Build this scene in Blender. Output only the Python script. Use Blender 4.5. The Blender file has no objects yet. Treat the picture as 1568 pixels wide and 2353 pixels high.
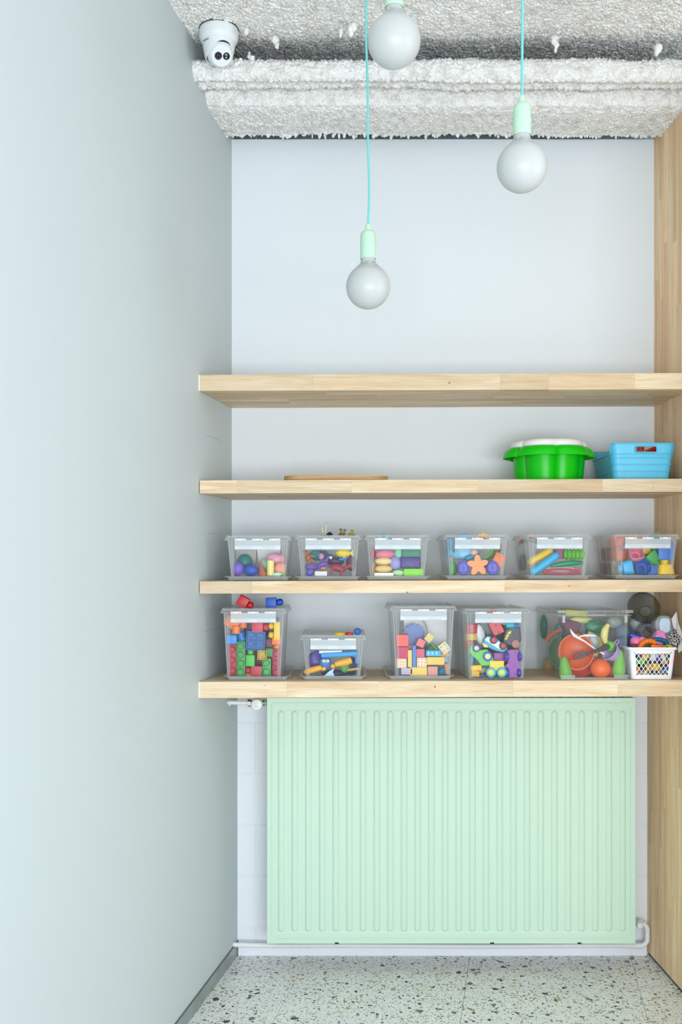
import bpy, bmesh, math, random
from mathutils import Vector, Matrix, noise
random.seed(7)
S = bpy.context.scene
COL = S.collection
F = 2306.0; U0 = 784.0; V0 = 1288.0; HZ = 1.5      # focal length in px, principal column, horizon row, eye height

# ---------------------------------------------------------------- camera, world, light, exposure
cd = bpy.data.cameras.new('camera'); cam = bpy.data.objects.new('camera', cd); COL.objects.link(cam)
cam.location = (0, 0, HZ); cam.rotation_euler = (math.pi/2, 0, 0)
cd.sensor_fit = 'VERTICAL'; cd.sensor_height = 36.0; cd.lens = 36.0*F/2353.0
cd.shift_y = (V0-1176.5)/2353.0; cd.clip_start = 0.05
S.camera = cam
w = bpy.data.worlds.new('daylight'); S.world = w; w.use_nodes = True
bg = w.node_tree.nodes['Background']; bg.inputs['Color'].default_value = (0.88, 0.95, 1.0, 1); bg.inputs['Strength'].default_value = 0.6
def area(name, loc, rot, sx, sy, power, col):
    l = bpy.data.lights.new(name, 'AREA'); l.shape = 'RECTANGLE'; l.size = sx; l.size_y = sy; l.energy = power; l.color = col
    o = bpy.data.objects.new(name, l); COL.objects.link(o); o.location = loc; o.rotation_euler = rot
    return o
area('window_light', (0.7, -1.75, 1.12), (math.radians(90), 0, 0), 3.5, 1.3, 152, (0.91, 0.957, 1.0))
area('side_fill_light', (4.1, 1.0, 1.4), (math.radians(90), 0, math.radians(90)), 2.4, 1.8, 48, (0.97, 0.98, 1.0))  # added fill lamp without a known source, brightens the left wall
S.view_settings.view_transform = 'Standard'; S.view_settings.look = 'None'
S.view_settings.exposure = 0.0; S.view_settings.gamma = 1.0; S.view_settings.use_curve_mapping = False
S.cycles.transparent_max_bounces = 40
S.cycles.max_bounces = 10

def P(u, v, Y): return Vector(((u-U0)/F*Y, Y, HZ-(v-V0)/F*Y))
def hexc(h):
    h = h.lstrip('#'); c = [int(h[i:i+2], 16)/255 for i in (0, 2, 4)]
    return tuple(x/12.92 if x <= .04045 else ((x+.055)/1.055)**2.4 for x in c)+(1,)

# ---------------------------------------------------------------- materials
def newmat(name):
    m = bpy.data.materials.new(name); m.use_nodes = True
    nt = m.node_tree; return m, nt, nt.nodes, nt.links, nt.nodes['Principled BSDF']
_pc = {}
def plastic(h, rough=.38, spec=.5, sub=0, metal=0):
    k = (h, rough, metal)
    if k in _pc: return _pc[k]
    m, nt, N, L, b = newmat('plastic_'+h.strip('#')+('_m' if metal else ''))
    tc = N.new('ShaderNodeTexCoord'); n = N.new('ShaderNodeTexNoise'); n.inputs['Scale'].default_value = 40
    mx = N.new('ShaderNodeMixRGB'); c = hexc(h); mx.inputs['Color1'].default_value = c
    mx.inputs['Color2'].default_value = tuple(x*.88 for x in c[:3])+(1,)
    L.new(tc.outputs['Object'], n.inputs['Vector']); L.new(n.outputs['Fac'], mx.inputs['Fac']); L.new(mx.outputs[0], b.inputs['Base Color'])
    b.inputs['Roughness'].default_value = rough; b.inputs['Specular IOR Level'].default_value = spec; b.inputs['Metallic'].default_value = metal
    _pc[k] = m; return m
def paint(name, h, rough=.6, var=.04, bump=.05, scale=60):
    m, nt, N, L, b = newmat(name)
    tc = N.new('ShaderNodeTexCoord'); n = N.new('ShaderNodeTexNoise'); n.inputs['Scale'].default_value = 1.3; n.inputs['Detail'].default_value = 3
    mx = N.new('ShaderNodeMixRGB'); c = hexc(h); mx.inputs['Color1'].default_value = c; mx.inputs['Color2'].default_value = tuple(x*(1-var) for x in c[:3])+(1,)
    L.new(tc.outputs['Object'], n.inputs['Vector']); L.new(n.outputs['Fac'], mx.inputs['Fac']); L.new(mx.outputs[0], b.inputs['Base Color'])
    b.inputs['Roughness'].default_value = rough; b.inputs['Specular IOR Level'].default_value = .3
    n2 = N.new('ShaderNodeTexNoise'); n2.inputs['Scale'].default_value = scale; n2.inputs['Detail'].default_value = 4
    bp = N.new('ShaderNodeBump'); bp.inputs['Strength'].default_value = bump; bp.inputs['Distance'].default_value = .002
    L.new(tc.outputs['Object'], n2.inputs['Vector']); L.new(n2.outputs['Fac'], bp.inputs['Height']); L.new(bp.outputs[0], b.inputs['Normal'])
    return m
def clear(name, h, alpha, rough=.12, window=None, walpha=.04, edge=.3):
    """see-through plastic: part of the light passes straight, the rest meets a milky glossy skin"""
    m, nt, N, L, b = newmat(name)
    b.inputs['Base Color'].default_value = hexc(h); b.inputs['Roughness'].default_value = rough
    tr = N.new('ShaderNodeBsdfTransparent'); mx = N.new('ShaderNodeMixShader'); lw = N.new('ShaderNodeLayerWeight'); lw.inputs['Blend'].default_value = .35
    ma = N.new('ShaderNodeMath'); ma.operation = 'MULTIPLY_ADD'; ma.inputs[1].default_value = edge; ma.use_clamp = True
    L.new(lw.outputs['Fresnel'], ma.inputs[0])
    if window:      # clear label window moulded in the frosted front wall: |x|<hx, z1<z<z2, y<0
        hx, z1, z2, yf = window
        tc = N.new('ShaderNodeTexCoord'); sp = N.new('ShaderNodeSeparateXYZ'); L.new(tc.outputs['Object'], sp.inputs[0])
        def mth(op, a, bv):
            q = N.new('ShaderNodeMath'); q.operation = op
            if hasattr(a, 'node'): L.new(a, q.inputs[0])
            else: q.inputs[0].default_value = a
            if hasattr(bv, 'node'): L.new(bv, q.inputs[1])
            else: q.inputs[1].default_value = bv
            return q.outputs[0]
        ax = mth('ABSOLUTE', sp.outputs['X'], 0)
        k = mth('MULTIPLY', mth('LESS_THAN', ax, hx), mth('LESS_THAN', sp.outputs['Y'], yf))
        k = mth('MULTIPLY', k, mth('MULTIPLY', mth('GREATER_THAN', sp.outputs['Z'], z1), mth('LESS_THAN', sp.outputs['Z'], z2)))
        al = mth('ADD', mth('MULTIPLY', k, walpha-alpha), alpha)
        L.new(al, ma.inputs[2])
    else: ma.inputs[2].default_value = alpha
    tl = N.new('ShaderNodeBsdfTranslucent'); tl.inputs['Color'].default_value = hexc(h); ms = N.new('ShaderNodeMixShader'); ms.inputs['Fac'].default_value = .4
    L.new(b.outputs[0], ms.inputs[1]); L.new(tl.outputs[0], ms.inputs[2])
    L.new(ma.outputs[0], mx.inputs['Fac']); L.new(tr.outputs[0], mx.inputs[1]); L.new(ms.outputs[0], mx.inputs[2])
    L.new(mx.outputs[0], N['Material Output'].inputs['Surface'])
    return m
def wood(name, cols, stretch=(2.2, 26, 26)):
    m, nt, N, L, b = newmat(name)
    tc = N.new('ShaderNodeTexCoord'); oi = N.new('ShaderNodeObjectInfo')
    mul = N.new('ShaderNodeVectorMath'); mul.operation = 'SCALE'; mul.inputs[0].default_value = (17, 31, 23); L.new(oi.outputs['Random'], mul.inputs['Scale'])
    add = N.new('ShaderNodeVectorMath'); add.operation = 'ADD'; L.new(tc.outputs['Object'], add.inputs[0]); L.new(mul.outputs[0], add.inputs[1])
    mp = N.new('ShaderNodeMapping'); mp.inputs['Scale'].default_value = stretch; L.new(add.outputs[0], mp.inputs['Vector'])
    n = N.new('ShaderNodeTexNoise'); n.inputs['Scale'].default_value = 1.0; n.inputs['Detail'].default_value = 8; n.inputs['Distortion'].default_value = .9; L.new(mp.outputs[0], n.inputs['Vector'])
    mp2 = N.new('ShaderNodeMapping'); mp2.inputs['Scale'].default_value = (12, 420, 420); L.new(add.outputs[0], mp2.inputs['Vector'])
    n2 = N.new('ShaderNodeTexNoise'); n2.inputs['Scale'].default_value = 1.0; n2.inputs['Detail'].default_value = 3; L.new(mp2.outputs[0], n2.inputs['Vector'])
    r = N.new('ShaderNodeValToRGB'); e = r.color_ramp.elements
    e[0].position = .32; e[0].color = hexc(cols[0]); e[1].position = .68; e[1].color = hexc(cols[2]); x = e.new(.5); x.color = hexc(cols[1])
    L.new(n.outputs['Fac'], r.inputs['Fac'])
    # darker pores along the grain
    r2 = N.new('ShaderNodeMapRange'); r2.inputs['From Min'].default_value = .28; r2.inputs['From Max'].default_value = .5; r2.inputs['To Min'].default_value = .80; r2.inputs['To Max'].default_value = 1
    L.new(n2.outputs['Fac'], r2.inputs['Value'])
    tone = N.new('ShaderNodeMapRange'); tone.inputs['To Min'].default_value = .86; tone.inputs['To Max'].default_value = 1.06
    wn = N.new('ShaderNodeTexWhiteNoise'); wn.noise_dimensions = '1D'; L.new(oi.outputs['Random'], wn.inputs['W']); L.new(wn.outputs['Value'], tone.inputs['Value'])
    mm = N.new('ShaderNodeMath'); mm.operation = 'MULTIPLY'; L.new(r2.outputs[0], mm.inputs[0]); L.new(tone.outputs[0], mm.inputs[1])
    sc = N.new('ShaderNodeVectorMath'); sc.operation = 'SCALE'; L.new(r.outputs['Color'], sc.inputs[0]); L.new(mm.outputs[0], sc.inputs['Scale'])
    L.new(sc.outputs[0], b.inputs['Base Color']); b.inputs['Roughness'].default_value = .55; b.inputs['Specular IOR Level'].default_value = .3
    bp = N.new('ShaderNodeBump'); bp.inputs['Strength'].default_value = .12; bp.inputs['Distance'].default_value = .001; L.new(n2.outputs['Fac'], bp.inputs['Height']); L.new(bp.outputs[0], b.inputs['Normal'])
    return m
def terrazzo():
    m, nt, N, L, b = newmat('terrazzo')
    tc = N.new('ShaderNodeTexCoord')
    gm = N.new('ShaderNodeNewGeometry')
    base = N.new('ShaderNodeTexNoise'); base.inputs['Scale'].default_value = 9; base.inputs['Detail'].default_value = 6; L.new(gm.outputs['Position'], base.inputs['Vector'])
    mx = N.new('ShaderNodeMixRGB'); mx.inputs['Color1'].default_value = hexc('#f6f7f6'); mx.inputs['Color2'].default_value = hexc('#e4e7e8'); L.new(base.outputs['Fac'], mx.inputs['Fac'])
    cur = mx.outputs[0]
    for i, (sc, thr, rad, cols) in enumerate([
            (250, .45, .40, ['#8b9491', '#4f5a58', '#b3a184', '#6f7a76']),
            (120, .50, .44, ['#949c97', '#3f4a49', '#b79a66', '#7b8581', '#566260']),
            (62, .70, .44, ['#8f9894', '#36403f', '#c09a5a', '#a39a8c', '#4b5654']),
            (36, .90, .42, ['#9fa6a0', '#5f6b69', '#343e3d', '#b9a78d'])]):
        ds = N.new('ShaderNodeTexNoise'); ds.inputs['Scale'].default_value = sc*1.1; ds.inputs['Detail'].default_value = 2; L.new(gm.outputs['Position'], ds.inputs['Vector'])
        dv = N.new('ShaderNodeVectorMath'); dv.operation = 'MULTIPLY_ADD'; dv.inputs[1].default_value = (.9/sc,)*3; L.new(ds.outputs['Color'], dv.inputs[0]); L.new(gm.outputs['Position'], dv.inputs[2])
        v = N.new('ShaderNodeTexVoronoi'); v.inputs['Scale'].default_value = sc; v.inputs['Randomness'].default_value = 1; L.new(dv.outputs[0], v.inputs['Vector'])
        se = N.new('ShaderNodeSeparateColor'); L.new(v.outputs['Color'], se.inputs[0])
        g = N.new('ShaderNodeMath'); g.operation = 'GREATER_THAN'; g.inputs[1].default_value = thr; L.new(se.outputs[0], g.inputs[0])
        # each chip has its own size
        rr = N.new('ShaderNodeMath'); rr.operation = 'MULTIPLY_ADD'; rr.inputs[1].default_value = rad*.6; rr.inputs[2].default_value = rad*.45; L.new(se.outputs[1], rr.inputs[0])
        d = N.new('ShaderNodeMath'); d.operation = 'LESS_THAN'; L.new(v.outputs['Distance'], d.inputs[0]); L.new(rr.outputs[0], d.inputs[1])
        mm = N.new('ShaderNodeMath'); mm.operation = 'MULTIPLY'; L.new(g.outputs[0], mm.inputs[0]); L.new(d.outputs[0], mm.inputs[1])
        cr = N.new('ShaderNodeValToRGB'); cr.color_ramp.interpolation = 'CONSTANT'; el = cr.color_ramp.elements
        el[0].position = 0; el[0].color = hexc(cols[0]); el[1].position = 1/len(cols); el[1].color = hexc(cols[1])
        for j in range(2, len(cols)): q = el.new(j/len(cols)); q.color = hexc(cols[j])
        L.new(se.outputs[2], cr.inputs['Fac'])
        mi = N.new('ShaderNodeMixRGB'); L.new(mm.outputs[0], mi.inputs['Fac']); L.new(cur, mi.inputs['Color1']); L.new(cr.outputs['Color'], mi.inputs['Color2']); cur = mi.outputs[0]
    L.new(cur, b.inputs['Base Color']); b.inputs['Roughness'].default_value = .3; b.inputs['Specular IOR Level'].default_value = .35
    return m
def fibre():
    m, nt, N, L, b = newmat('sprayed_fibre')
    tc = N.new('ShaderNodeTexCoord')
    n = N.new('ShaderNodeTexNoise'); n.inputs['Scale'].default_value = 34; n.inputs['Detail'].default_value = 6; L.new(tc.outputs['Object'], n.inputs['Vector'])
    r = N.new('ShaderNodeValToRGB'); e = r.color_ramp.elements; e[0].position = .30; e[0].color = hexc('#e2dfd9'); e[1].position = .55; e[1].color = hexc('#fafaf8')
    L.new(n.outputs['Fac'], r.inputs['Fac'])
    sp = N.new('ShaderNodeSeparateXYZ'); L.new(tc.outputs['Object'], sp.inputs[0])     # shade of the slot painted into the coat colour, greyer towards the back
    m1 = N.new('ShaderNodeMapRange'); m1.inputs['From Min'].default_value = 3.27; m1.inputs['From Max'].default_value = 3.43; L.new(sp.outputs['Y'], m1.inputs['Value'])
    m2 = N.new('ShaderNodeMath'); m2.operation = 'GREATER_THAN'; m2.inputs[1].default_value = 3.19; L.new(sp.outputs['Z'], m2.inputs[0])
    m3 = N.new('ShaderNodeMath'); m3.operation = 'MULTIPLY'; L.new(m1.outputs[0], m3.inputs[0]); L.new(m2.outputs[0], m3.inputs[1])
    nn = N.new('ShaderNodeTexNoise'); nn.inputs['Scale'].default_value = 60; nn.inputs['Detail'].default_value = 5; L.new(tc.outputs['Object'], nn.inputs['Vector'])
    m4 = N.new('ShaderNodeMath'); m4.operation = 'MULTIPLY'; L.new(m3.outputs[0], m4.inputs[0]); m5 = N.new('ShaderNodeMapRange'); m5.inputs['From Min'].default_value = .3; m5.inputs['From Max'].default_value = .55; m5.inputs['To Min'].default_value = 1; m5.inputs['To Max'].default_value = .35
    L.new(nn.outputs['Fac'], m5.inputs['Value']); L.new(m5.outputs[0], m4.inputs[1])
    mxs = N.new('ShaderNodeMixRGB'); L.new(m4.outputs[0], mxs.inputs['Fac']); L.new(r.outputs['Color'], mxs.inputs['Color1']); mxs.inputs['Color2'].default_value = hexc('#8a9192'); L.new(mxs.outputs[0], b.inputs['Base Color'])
    n2 = N.new('ShaderNodeTexNoise'); n2.inputs['Scale'].default_value = 330; n2.inputs['Detail'].default_value = 4; L.new(tc.outputs['Object'], n2.inputs['Vector'])
    bp = N.new('ShaderNodeBump'); bp.inputs['Strength'].default_value = .7; bp.inputs['Distance'].default_value = .004; L.new(n2.outputs['Fac'], bp.inputs['Height']); L.new(bp.outputs[0], b.inputs['Normal'])
    b.inputs['Roughness'].default_value = 1; b.inputs['Specular IOR Level'].default_value = .1
    return m
def metal_brushed():
    m, nt, N, L, b = newmat('grey_metal')
    tc = N.new('ShaderNodeTexCoord'); n = N.new('ShaderNodeTexNoise'); n.inputs['Scale'].default_value = 14; n.inputs['Detail'].default_value = 6; L.new(tc.outputs['Object'], n.inputs['Vector'])
    r = N.new('ShaderNodeValToRGB'); r.color_ramp.elements[0].color = hexc('#83908e'); r.color_ramp.elements[1].color = hexc('#b4c0be'); L.new(n.outputs['Fac'], r.inputs['Fac']); L.new(r.outputs['Color'], b.inputs['Base Color'])
    b.inputs['Roughness'].default_value = .38; b.inputs['Metallic'].default_value = .55
    return m
def bulb_mat():
    m, nt, N, L, b = newmat('frosted_bulb_glass')
    tc = N.new('ShaderNodeTexCoord'); sp = N.new('ShaderNodeSeparateXYZ'); L.new(tc.outputs['Object'], sp.inputs[0])
    n = N.new('ShaderNodeTexNoise'); n.inputs['Scale'].default_value = 190; n.inputs['Detail'].default_value = 5; L.new(tc.outputs['Object'], n.inputs['Vector'])
    # dust fallen on the upper shoulder of the bulb
    mr = N.new('ShaderNodeMapRange'); mr.inputs['From Min'].default_value = .034; mr.inputs['From Max'].default_value = .058; L.new(sp.outputs['Z'], mr.inputs['Value'])
    mr2 = N.new('ShaderNodeMapRange'); mr2.inputs['From Min'].default_value = .066; mr2.inputs['From Max'].default_value = .074; mr2.inputs['To Min'].default_value = 1; mr2.inputs['To Max'].default_value = 0; L.new(sp.outputs['Z'], mr2.inputs['Value'])
    k = N.new('ShaderNodeMath'); k.operation = 'MULTIPLY'; L.new(mr.outputs[0], k.inputs[0]); L.new(mr2.outputs[0], k.inputs[1])
    c = N.new('ShaderNodeMapRange'); c.inputs['From Min'].default_value = .42; c.inputs['From Max'].default_value = .6; L.new(n.outputs['Fac'], c.inputs['Value'])
    k2 = N.new('ShaderNodeMath'); k2.operation = 'MULTIPLY'; L.new(k.outputs[0], k2.inputs[0]); L.new(c.outputs[0], k2.inputs[1])
    mx = N.new('ShaderNodeMixRGB'); mx.inputs['Color1'].default_value = hexc('#bfc3c3'); mx.inputs['Color2'].default_value = hexc('#9aa09e'); L.new(k2.outputs[0], mx.inputs['Fac']); L.new(mx.outputs[0], b.inputs['Base Color'])
    b.inputs['Roughness'].default_value = .35; b.inputs['Subsurface Weight'].default_value = .12; b.inputs['Subsurface Radius'].default_value = (.03, .03, .03)
    return m
def cord_mat():
    m, nt, N, L, b = newmat('teal_braided_cord')
    tc = N.new('ShaderNodeTexCoord'); wv = N.new('ShaderNodeTexWave'); wv.wave_type = 'BANDS'; wv.bands_direction = 'DIAGONAL'; wv.inputs['Scale'].default_value = 260
    L.new(tc.outputs['Object'], wv.inputs['Vector'])
    mx = N.new('ShaderNodeMixRGB'); mx.inputs['Color1'].default_value = hexc('#63c3c2'); mx.inputs['Color2'].default_value = hexc('#7ed6d2'); L.new(wv.outputs['Fac'], mx.inputs['Fac']); L.new(mx.outputs[0], b.inputs['Base Color'])
    b.inputs['Roughness'].default_value = .85
    return m
def pattern_print():
    m, nt, N, L, b = newmat('black_pattern_print')
    tc = N.new('ShaderNodeTexCoord'); v = N.new('ShaderNodeTexVoronoi'); v.inputs['Scale'].default_value = 130; v.feature = 'DISTANCE_TO_EDGE'; L.new(tc.outputs['Object'], v.inputs['Vector'])
    g = N.new('ShaderNodeMath'); g.operation = 'GREATER_THAN'; g.inputs[1].default_value = .065; L.new(v.outputs['Distance'], g.inputs[0])
    mx = N.new('ShaderNodeMixRGB'); mx.inputs['Color1'].default_value = hexc('#e4e4e6'); mx.inputs['Color2'].default_value = hexc('#17181c'); L.new(g.outputs[0], mx.inputs['Fac']); L.new(mx.outputs[0], b.inputs['Base Color'])
    return m

M_left = paint('left_wall_paint', '#c5cfd1', .55, .03, .03)
M_back = paint('white_wall_paint', '#e4ebf0', .6, .03, .04, 200)
M_block = paint('painted_block', '#f0f4fa', .6, .04, .25, 45)
M_grey = paint('grey_block', '#a3b4bd', .8, .1, .3)
M_wood = wood('oak_shelf', ['#d3b38d', '#dec7a5', '#e8d8be'])
M_woodp = wood('oak_panel', ['#ebbe90', '#f8d4a8', '#fde4c0'], (1.6, 40, 40))
M_ply = wood('plywood', ['#c99f63', '#dcb982', '#e6cb9b'])
M_plyd = wood('plywood_dark_ply', ['#8f6f43', '#a07e50', '#b08f60'])
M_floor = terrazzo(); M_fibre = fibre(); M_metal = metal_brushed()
M_rad = paint('mint_enamel', '#c9e4d1', .38, .02, .02)
M_pipe = plastic('#eef2f5', .35)
M_mint = plastic('#bfe3c9', .55); M_cord = cord_mat(); M_bulb = bulb_mat()
M_chrome = plastic('#9a9184', .25, metal=1)
M_white = plastic('#eef1f2', .35); M_black = plastic('#15171a', .3)
M_caulk = plastic('#f4f6f6', .6)

# ---------------------------------------------------------------- mesh helpers
class G:
    def __init__(s): s.v = []; s.f = []
    def add(s, vs, fs):
        o = len(s.v); s.v += [tuple(x) for x in vs]; s.f += [tuple(i+o for i in f) for f in fs]; return s
    def xf(s, mat, start=0):
        for i in range(start, len(s.v)): s.v[i] = tuple(mat @ Vector(s.v[i]))
        return s
    def box(s, c, d, bev=0, seg=1):
        if bev:
            bm = bmesh.new(); bmesh.ops.create_cube(bm, size=1)
            for q in bm.verts: q.co = Vector((q.co.x*d[0], q.co.y*d[1], q.co.z*d[2]))
            bmesh.ops.bevel(bm, geom=list(bm.edges), offset=min(bev, min(d)*.45), segments=seg, affect='EDGES', profile=.6)
            bm.verts.index_update()
            s.add([q.co+Vector(c) for q in bm.verts], [[q.index for q in f.verts] for f in bm.faces]); bm.free(); return s
        x, y, z = (k/2 for k in d); X, Y, Z = c
        s.add([(X+a*x, Y+b*y, Z+e*z) for a in (-1, 1) for b in (-1, 1) for e in (-1, 1)],
              [(0, 1, 3, 2), (4, 6, 7, 5), (0, 4, 5, 1), (2, 3, 7, 6), (0, 2, 6, 4), (1, 5, 7, 3)]); return s
    def lathe(s, prof, n=24, c=(0, 0, 0), axis='z', close=False, lobes=None, a0=0, a1=2*math.pi):
        """prof: list of (radius, height); closed = last ring joins first"""
        st = len(s.v); vs = []; full = abs(a1-a0-2*math.pi) < 1e-6; m = n if full else n+1
        for r, h in prof:
            for i in range(m):
                a = a0+(a1-a0)*i/n; rr = r*(lobes(a) if lobes else 1)
                vs.append((rr*math.cos(a), rr*math.sin(a), h))
        fs = []; k = len(prof)
        for j in range(k if close else k-1):
            j2 = (j+1) % k
            for i in range(n):
                i2 = (i+1) % m
                fs.append((j*m+i, j*m+i2, j2*m+i2, j2*m+i))
        if not close and full:
            if prof[0][0] > 1e-5: fs.append(tuple(range(m-1, -1, -1)))
            if prof[-1][0] > 1e-5: fs.append(tuple((k-1)*m+i for i in range(m)))
        s.add(vs, fs)
        if axis == 'y': s.xf(Matrix.Rotation(math.pi/2, 4, 'X'), st)     # +h goes to -y (towards the camera)
        if axis == 'x': s.xf(Matrix.Rotation(math.pi/2, 4, 'Y'), st)
        s.xf(Matrix.Translation(c), st); return s
    def cyl(s, r, h, c=(0, 0, 0), axis='z', n=20, bev=0, r2=None):
        r2 = r if r2 is None else r2
        p = [(r, -h/2), (r2, h/2)] if not bev else [(r-bev, -h/2), (r, -h/2+bev), (r2, h/2-bev), (r2-bev, h/2)]
        return s.lathe(p, n, c, axis)
    def ell(s, d, c=(0, 0, 0), n=20, k=12):
        st = len(s.v); s.lathe([(math.sin(math.pi*j/k)*.5+1e-6*(j in (0, k)), -math.cos(math.pi*j/k)*.5) for j in range(k+1)], n)
        s.xf(Matrix.Translation(c) @ Matrix.Diagonal((d[0], d[1], d[2], 1)), st); return s
    def tube(s, pts, rad, n=10, closed=False):
        pts = [Vector(p) for p in pts]; rads = rad if isinstance(rad, (list, tuple)) else [rad]*len(pts)
        rings = []; up = None
        for i, p in enumerate(pts):
            a = pts[i-1] if (i or closed) else p; b = pts[(i+1) % len(pts)] if (i < len(pts)-1 or closed) else p
            t = (b-a).normalized()
            if up is None: up = Vector((0, 1, 0)) if abs(t.y) < .9 else Vector((1, 0, 0))
            x = t.cross(up).normalized(); y = x.cross(t).normalized(); up = y
            rings.append([p+(x*math.cos(q*2*math.pi/n)+y*math.sin(q*2*math.pi/n))*rads[i] for q in range(n)])
        vs = [q for r in rings for q in r]; m = len(rings); fs = []
        for j in range(m if closed else m-1):
            j2 = (j+1) % m
            for q in range(n): fs.append((j*n+q, j*n+(q+1) % n, j2*n+(q+1) % n, j2*n+q))
        if not closed: fs += [tuple(range(n-1, -1, -1)), tuple((m-1)*n+q for q in range(n))]
        s.add(vs, fs); return s
    def capsule(s, a, b, r, n=12):
        a = Vector(a); b = Vector(b); t = (b-a).normalized(); pts = []; rr = []
        for k in range(5): q = k/4*math.pi/2; pts.append(a-t*r*math.cos(q)*.999); rr.append(max(r*math.sin(q), 1e-5))
        for k in range(5): q = k/4*math.pi/2; pts.append(b+t*r*math.sin(q)*.999); rr.append(max(r*math.cos(q), 1e-5))
        return s.tube(pts, rr, n)
    def torus(s, R, r, c=(0, 0, 0), n=32, k=10, a0=0, a1=360, sx=1, sz=1):
        full = a1-a0 >= 360; m = n if full else n+1
        pts = [Vector((c[0]+R*sx*math.cos(math.radians(a0+(a1-a0)*i/n)), c[1], c[2]+R*sz*math.sin(math.radians(a0+(a1-a0)*i/n)))) for i in range(m)]
        return s.tube(pts, r, k, closed=full)
    def extr(s, poly, y0, y1):
        n = len(poly); s.add([(x, y0, z) for x, z in poly]+[(x, y1, z) for x, z in poly],
                             [tuple(range(n)), tuple(range(2*n-1, n-1, -1))]+[(i, i+n, (i+1) % n+n, (i+1) % n) for i in range(n)]); return s
    def loft(s, loops, cap0=True, cap1=True, close=False):
        n = len(loops[0]); k = len(loops); fs = []
        for j in range(k if close else k-1):
            j2 = (j+1) % k
            for i in range(n): fs.append((j*n+i, j*n+(i+1) % n, j2*n+(i+1) % n, j2*n+i))
        if not close:
            if cap0: fs.append(tuple(range(n-1, -1, -1)))
            if cap1: fs.append(tuple((k-1)*n+i for i in range(n)))
        s.add([q for l in loops for q in l], fs); return s
    def mesh(s, name, mat, smooth=True, ang=35, mats=None):
        me = bpy.data.meshes.new(name); me.from_pydata(s.v, [], s.f)
        bm = bmesh.new(); bm.from_mesh(me); bmesh.ops.recalc_face_normals(bm, faces=bm.faces); bm.to_mesh(me); bm.free()
        me.materials.append(mat)
        if smooth and len(me.polygons):
            me.polygons.foreach_set('use_smooth', [True]*len(me.polygons)); me.set_sharp_from_angle(angle=math.radians(ang))
        me.update(); return me
def rr(w, d, r, z, n=5, cx=0, cy=0):
    """rounded rectangle loop in the xy plane"""
    out = []; r = min(r, w/2-1e-4, d/2-1e-4)
    for (sx, sy, a) in ((1, 1, 0), (-1, 1, 90), (-1, -1, 180), (1, -1, 270)):
        for k in range(n+1):
            t = math.radians(a+90*k/n); out.append((cx+sx*(w/2-r)+r*math.cos(t), cy+sy*(d/2-r)+r*math.sin(t), z))
    return out
def O(name, g, mat, parent=None, loc=(0, 0, 0), rot=(0, 0, 0), smooth=True, ang=35):
    o = bpy.data.objects.new(name, g.mesh(name, mat, smooth, ang) if isinstance(g, G) else g); COL.objects.link(o)
    o.location = loc; o.rotation_euler = rot
    if parent: o.parent = parent
    return o
def E(name, loc=(0, 0, 0), rot=(0, 0, 0), parent=None):
    o = bpy.data.objects.new(name, None); COL.objects.link(o); o.location = loc; o.rotation_euler = rot; o.empty_display_size = .05
    if parent: o.parent = parent
    return o
def tag(o, label, cat, group=None, kind=None):
    o['label'] = label; o['category'] = cat
    if group: o['group'] = group
    if kind: o['kind'] = kind
    return o
def st(o, label=None):
    o['kind'] = 'structure'
    if label: o['label'] = label
    return o

# ---------------------------------------------------------------- the room
Y2 = 3.826; Y1 = 3.752; YS = 3.372
def XL(Y): return -1.0985+.1839*Y                       # left wall runs obliquely
def XR(Y): return 1.168+.0369*(Y2-Y)                    # timber side panel
AL = math.atan(.1839)
ZT = [2.124, 1.769, 1.4298, 1.092]; TH = [.054, .0435, .041, .054]     # shelf tops and thicknesses
SL = .0036
def sz(i, x): return ZT[i]+SL*(x+.478)

# floor of 60 cm terrazzo tiles laid parallel to the left wall
fl = st(E('floor'), 'pale terrazzo tiles with grey, black and ochre chips')
org = Vector((P(713, 2192, Y2).x, Y2)); ax = Vector((math.cos(-AL), math.sin(-AL))); ay = Vector((math.sin(AL), math.cos(AL)))
ax = Vector((math.cos(AL), -math.sin(AL)))
tile_me = G().box((0, 0, -.01), (.5988, .5988, .02)).mesh('tile', M_floor, smooth=False)
for i in range(-3, 8):
    for j in range(-10, 1):
        c = org+ax*(.6*i+.3)+ay*(.6*j+.32)
        if c.y < -1.8 or c.y > 4.2 or c.x > 4.3 or c.x < XL(c.y)-.45: continue
        o = O('tile', tile_me, None, fl, (c.x, c.y, 0), (0, 0, -AL))
O('grout', G().box((1.0, 1.2, -.03), (6.8, 6.2, .036)), paint('grout', '#8f9792', .8), fl)
# walls
def slab(pts, z0, z1):
    g = G(); n = len(pts); g.add([(x, y, z0) for x, y in pts]+[(x, y, z1) for x, y in pts],
        [tuple(range(n-1, -1, -1)), tuple(range(n, 2*n))]+[(i, (i+1) % n, (i+1) % n+n, i+n) for i in range(n)]); return g
wl = st(O('wall_left', slab([(XL(-1.8), -1.8), (XL(4.0), 4.0), (XL(4.0)-.2, 4.0), (XL(-1.8)-.2, -1.8)], -.02, 3.3), M_left, smooth=False), 'smooth pale grey-green painted wall')
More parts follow.
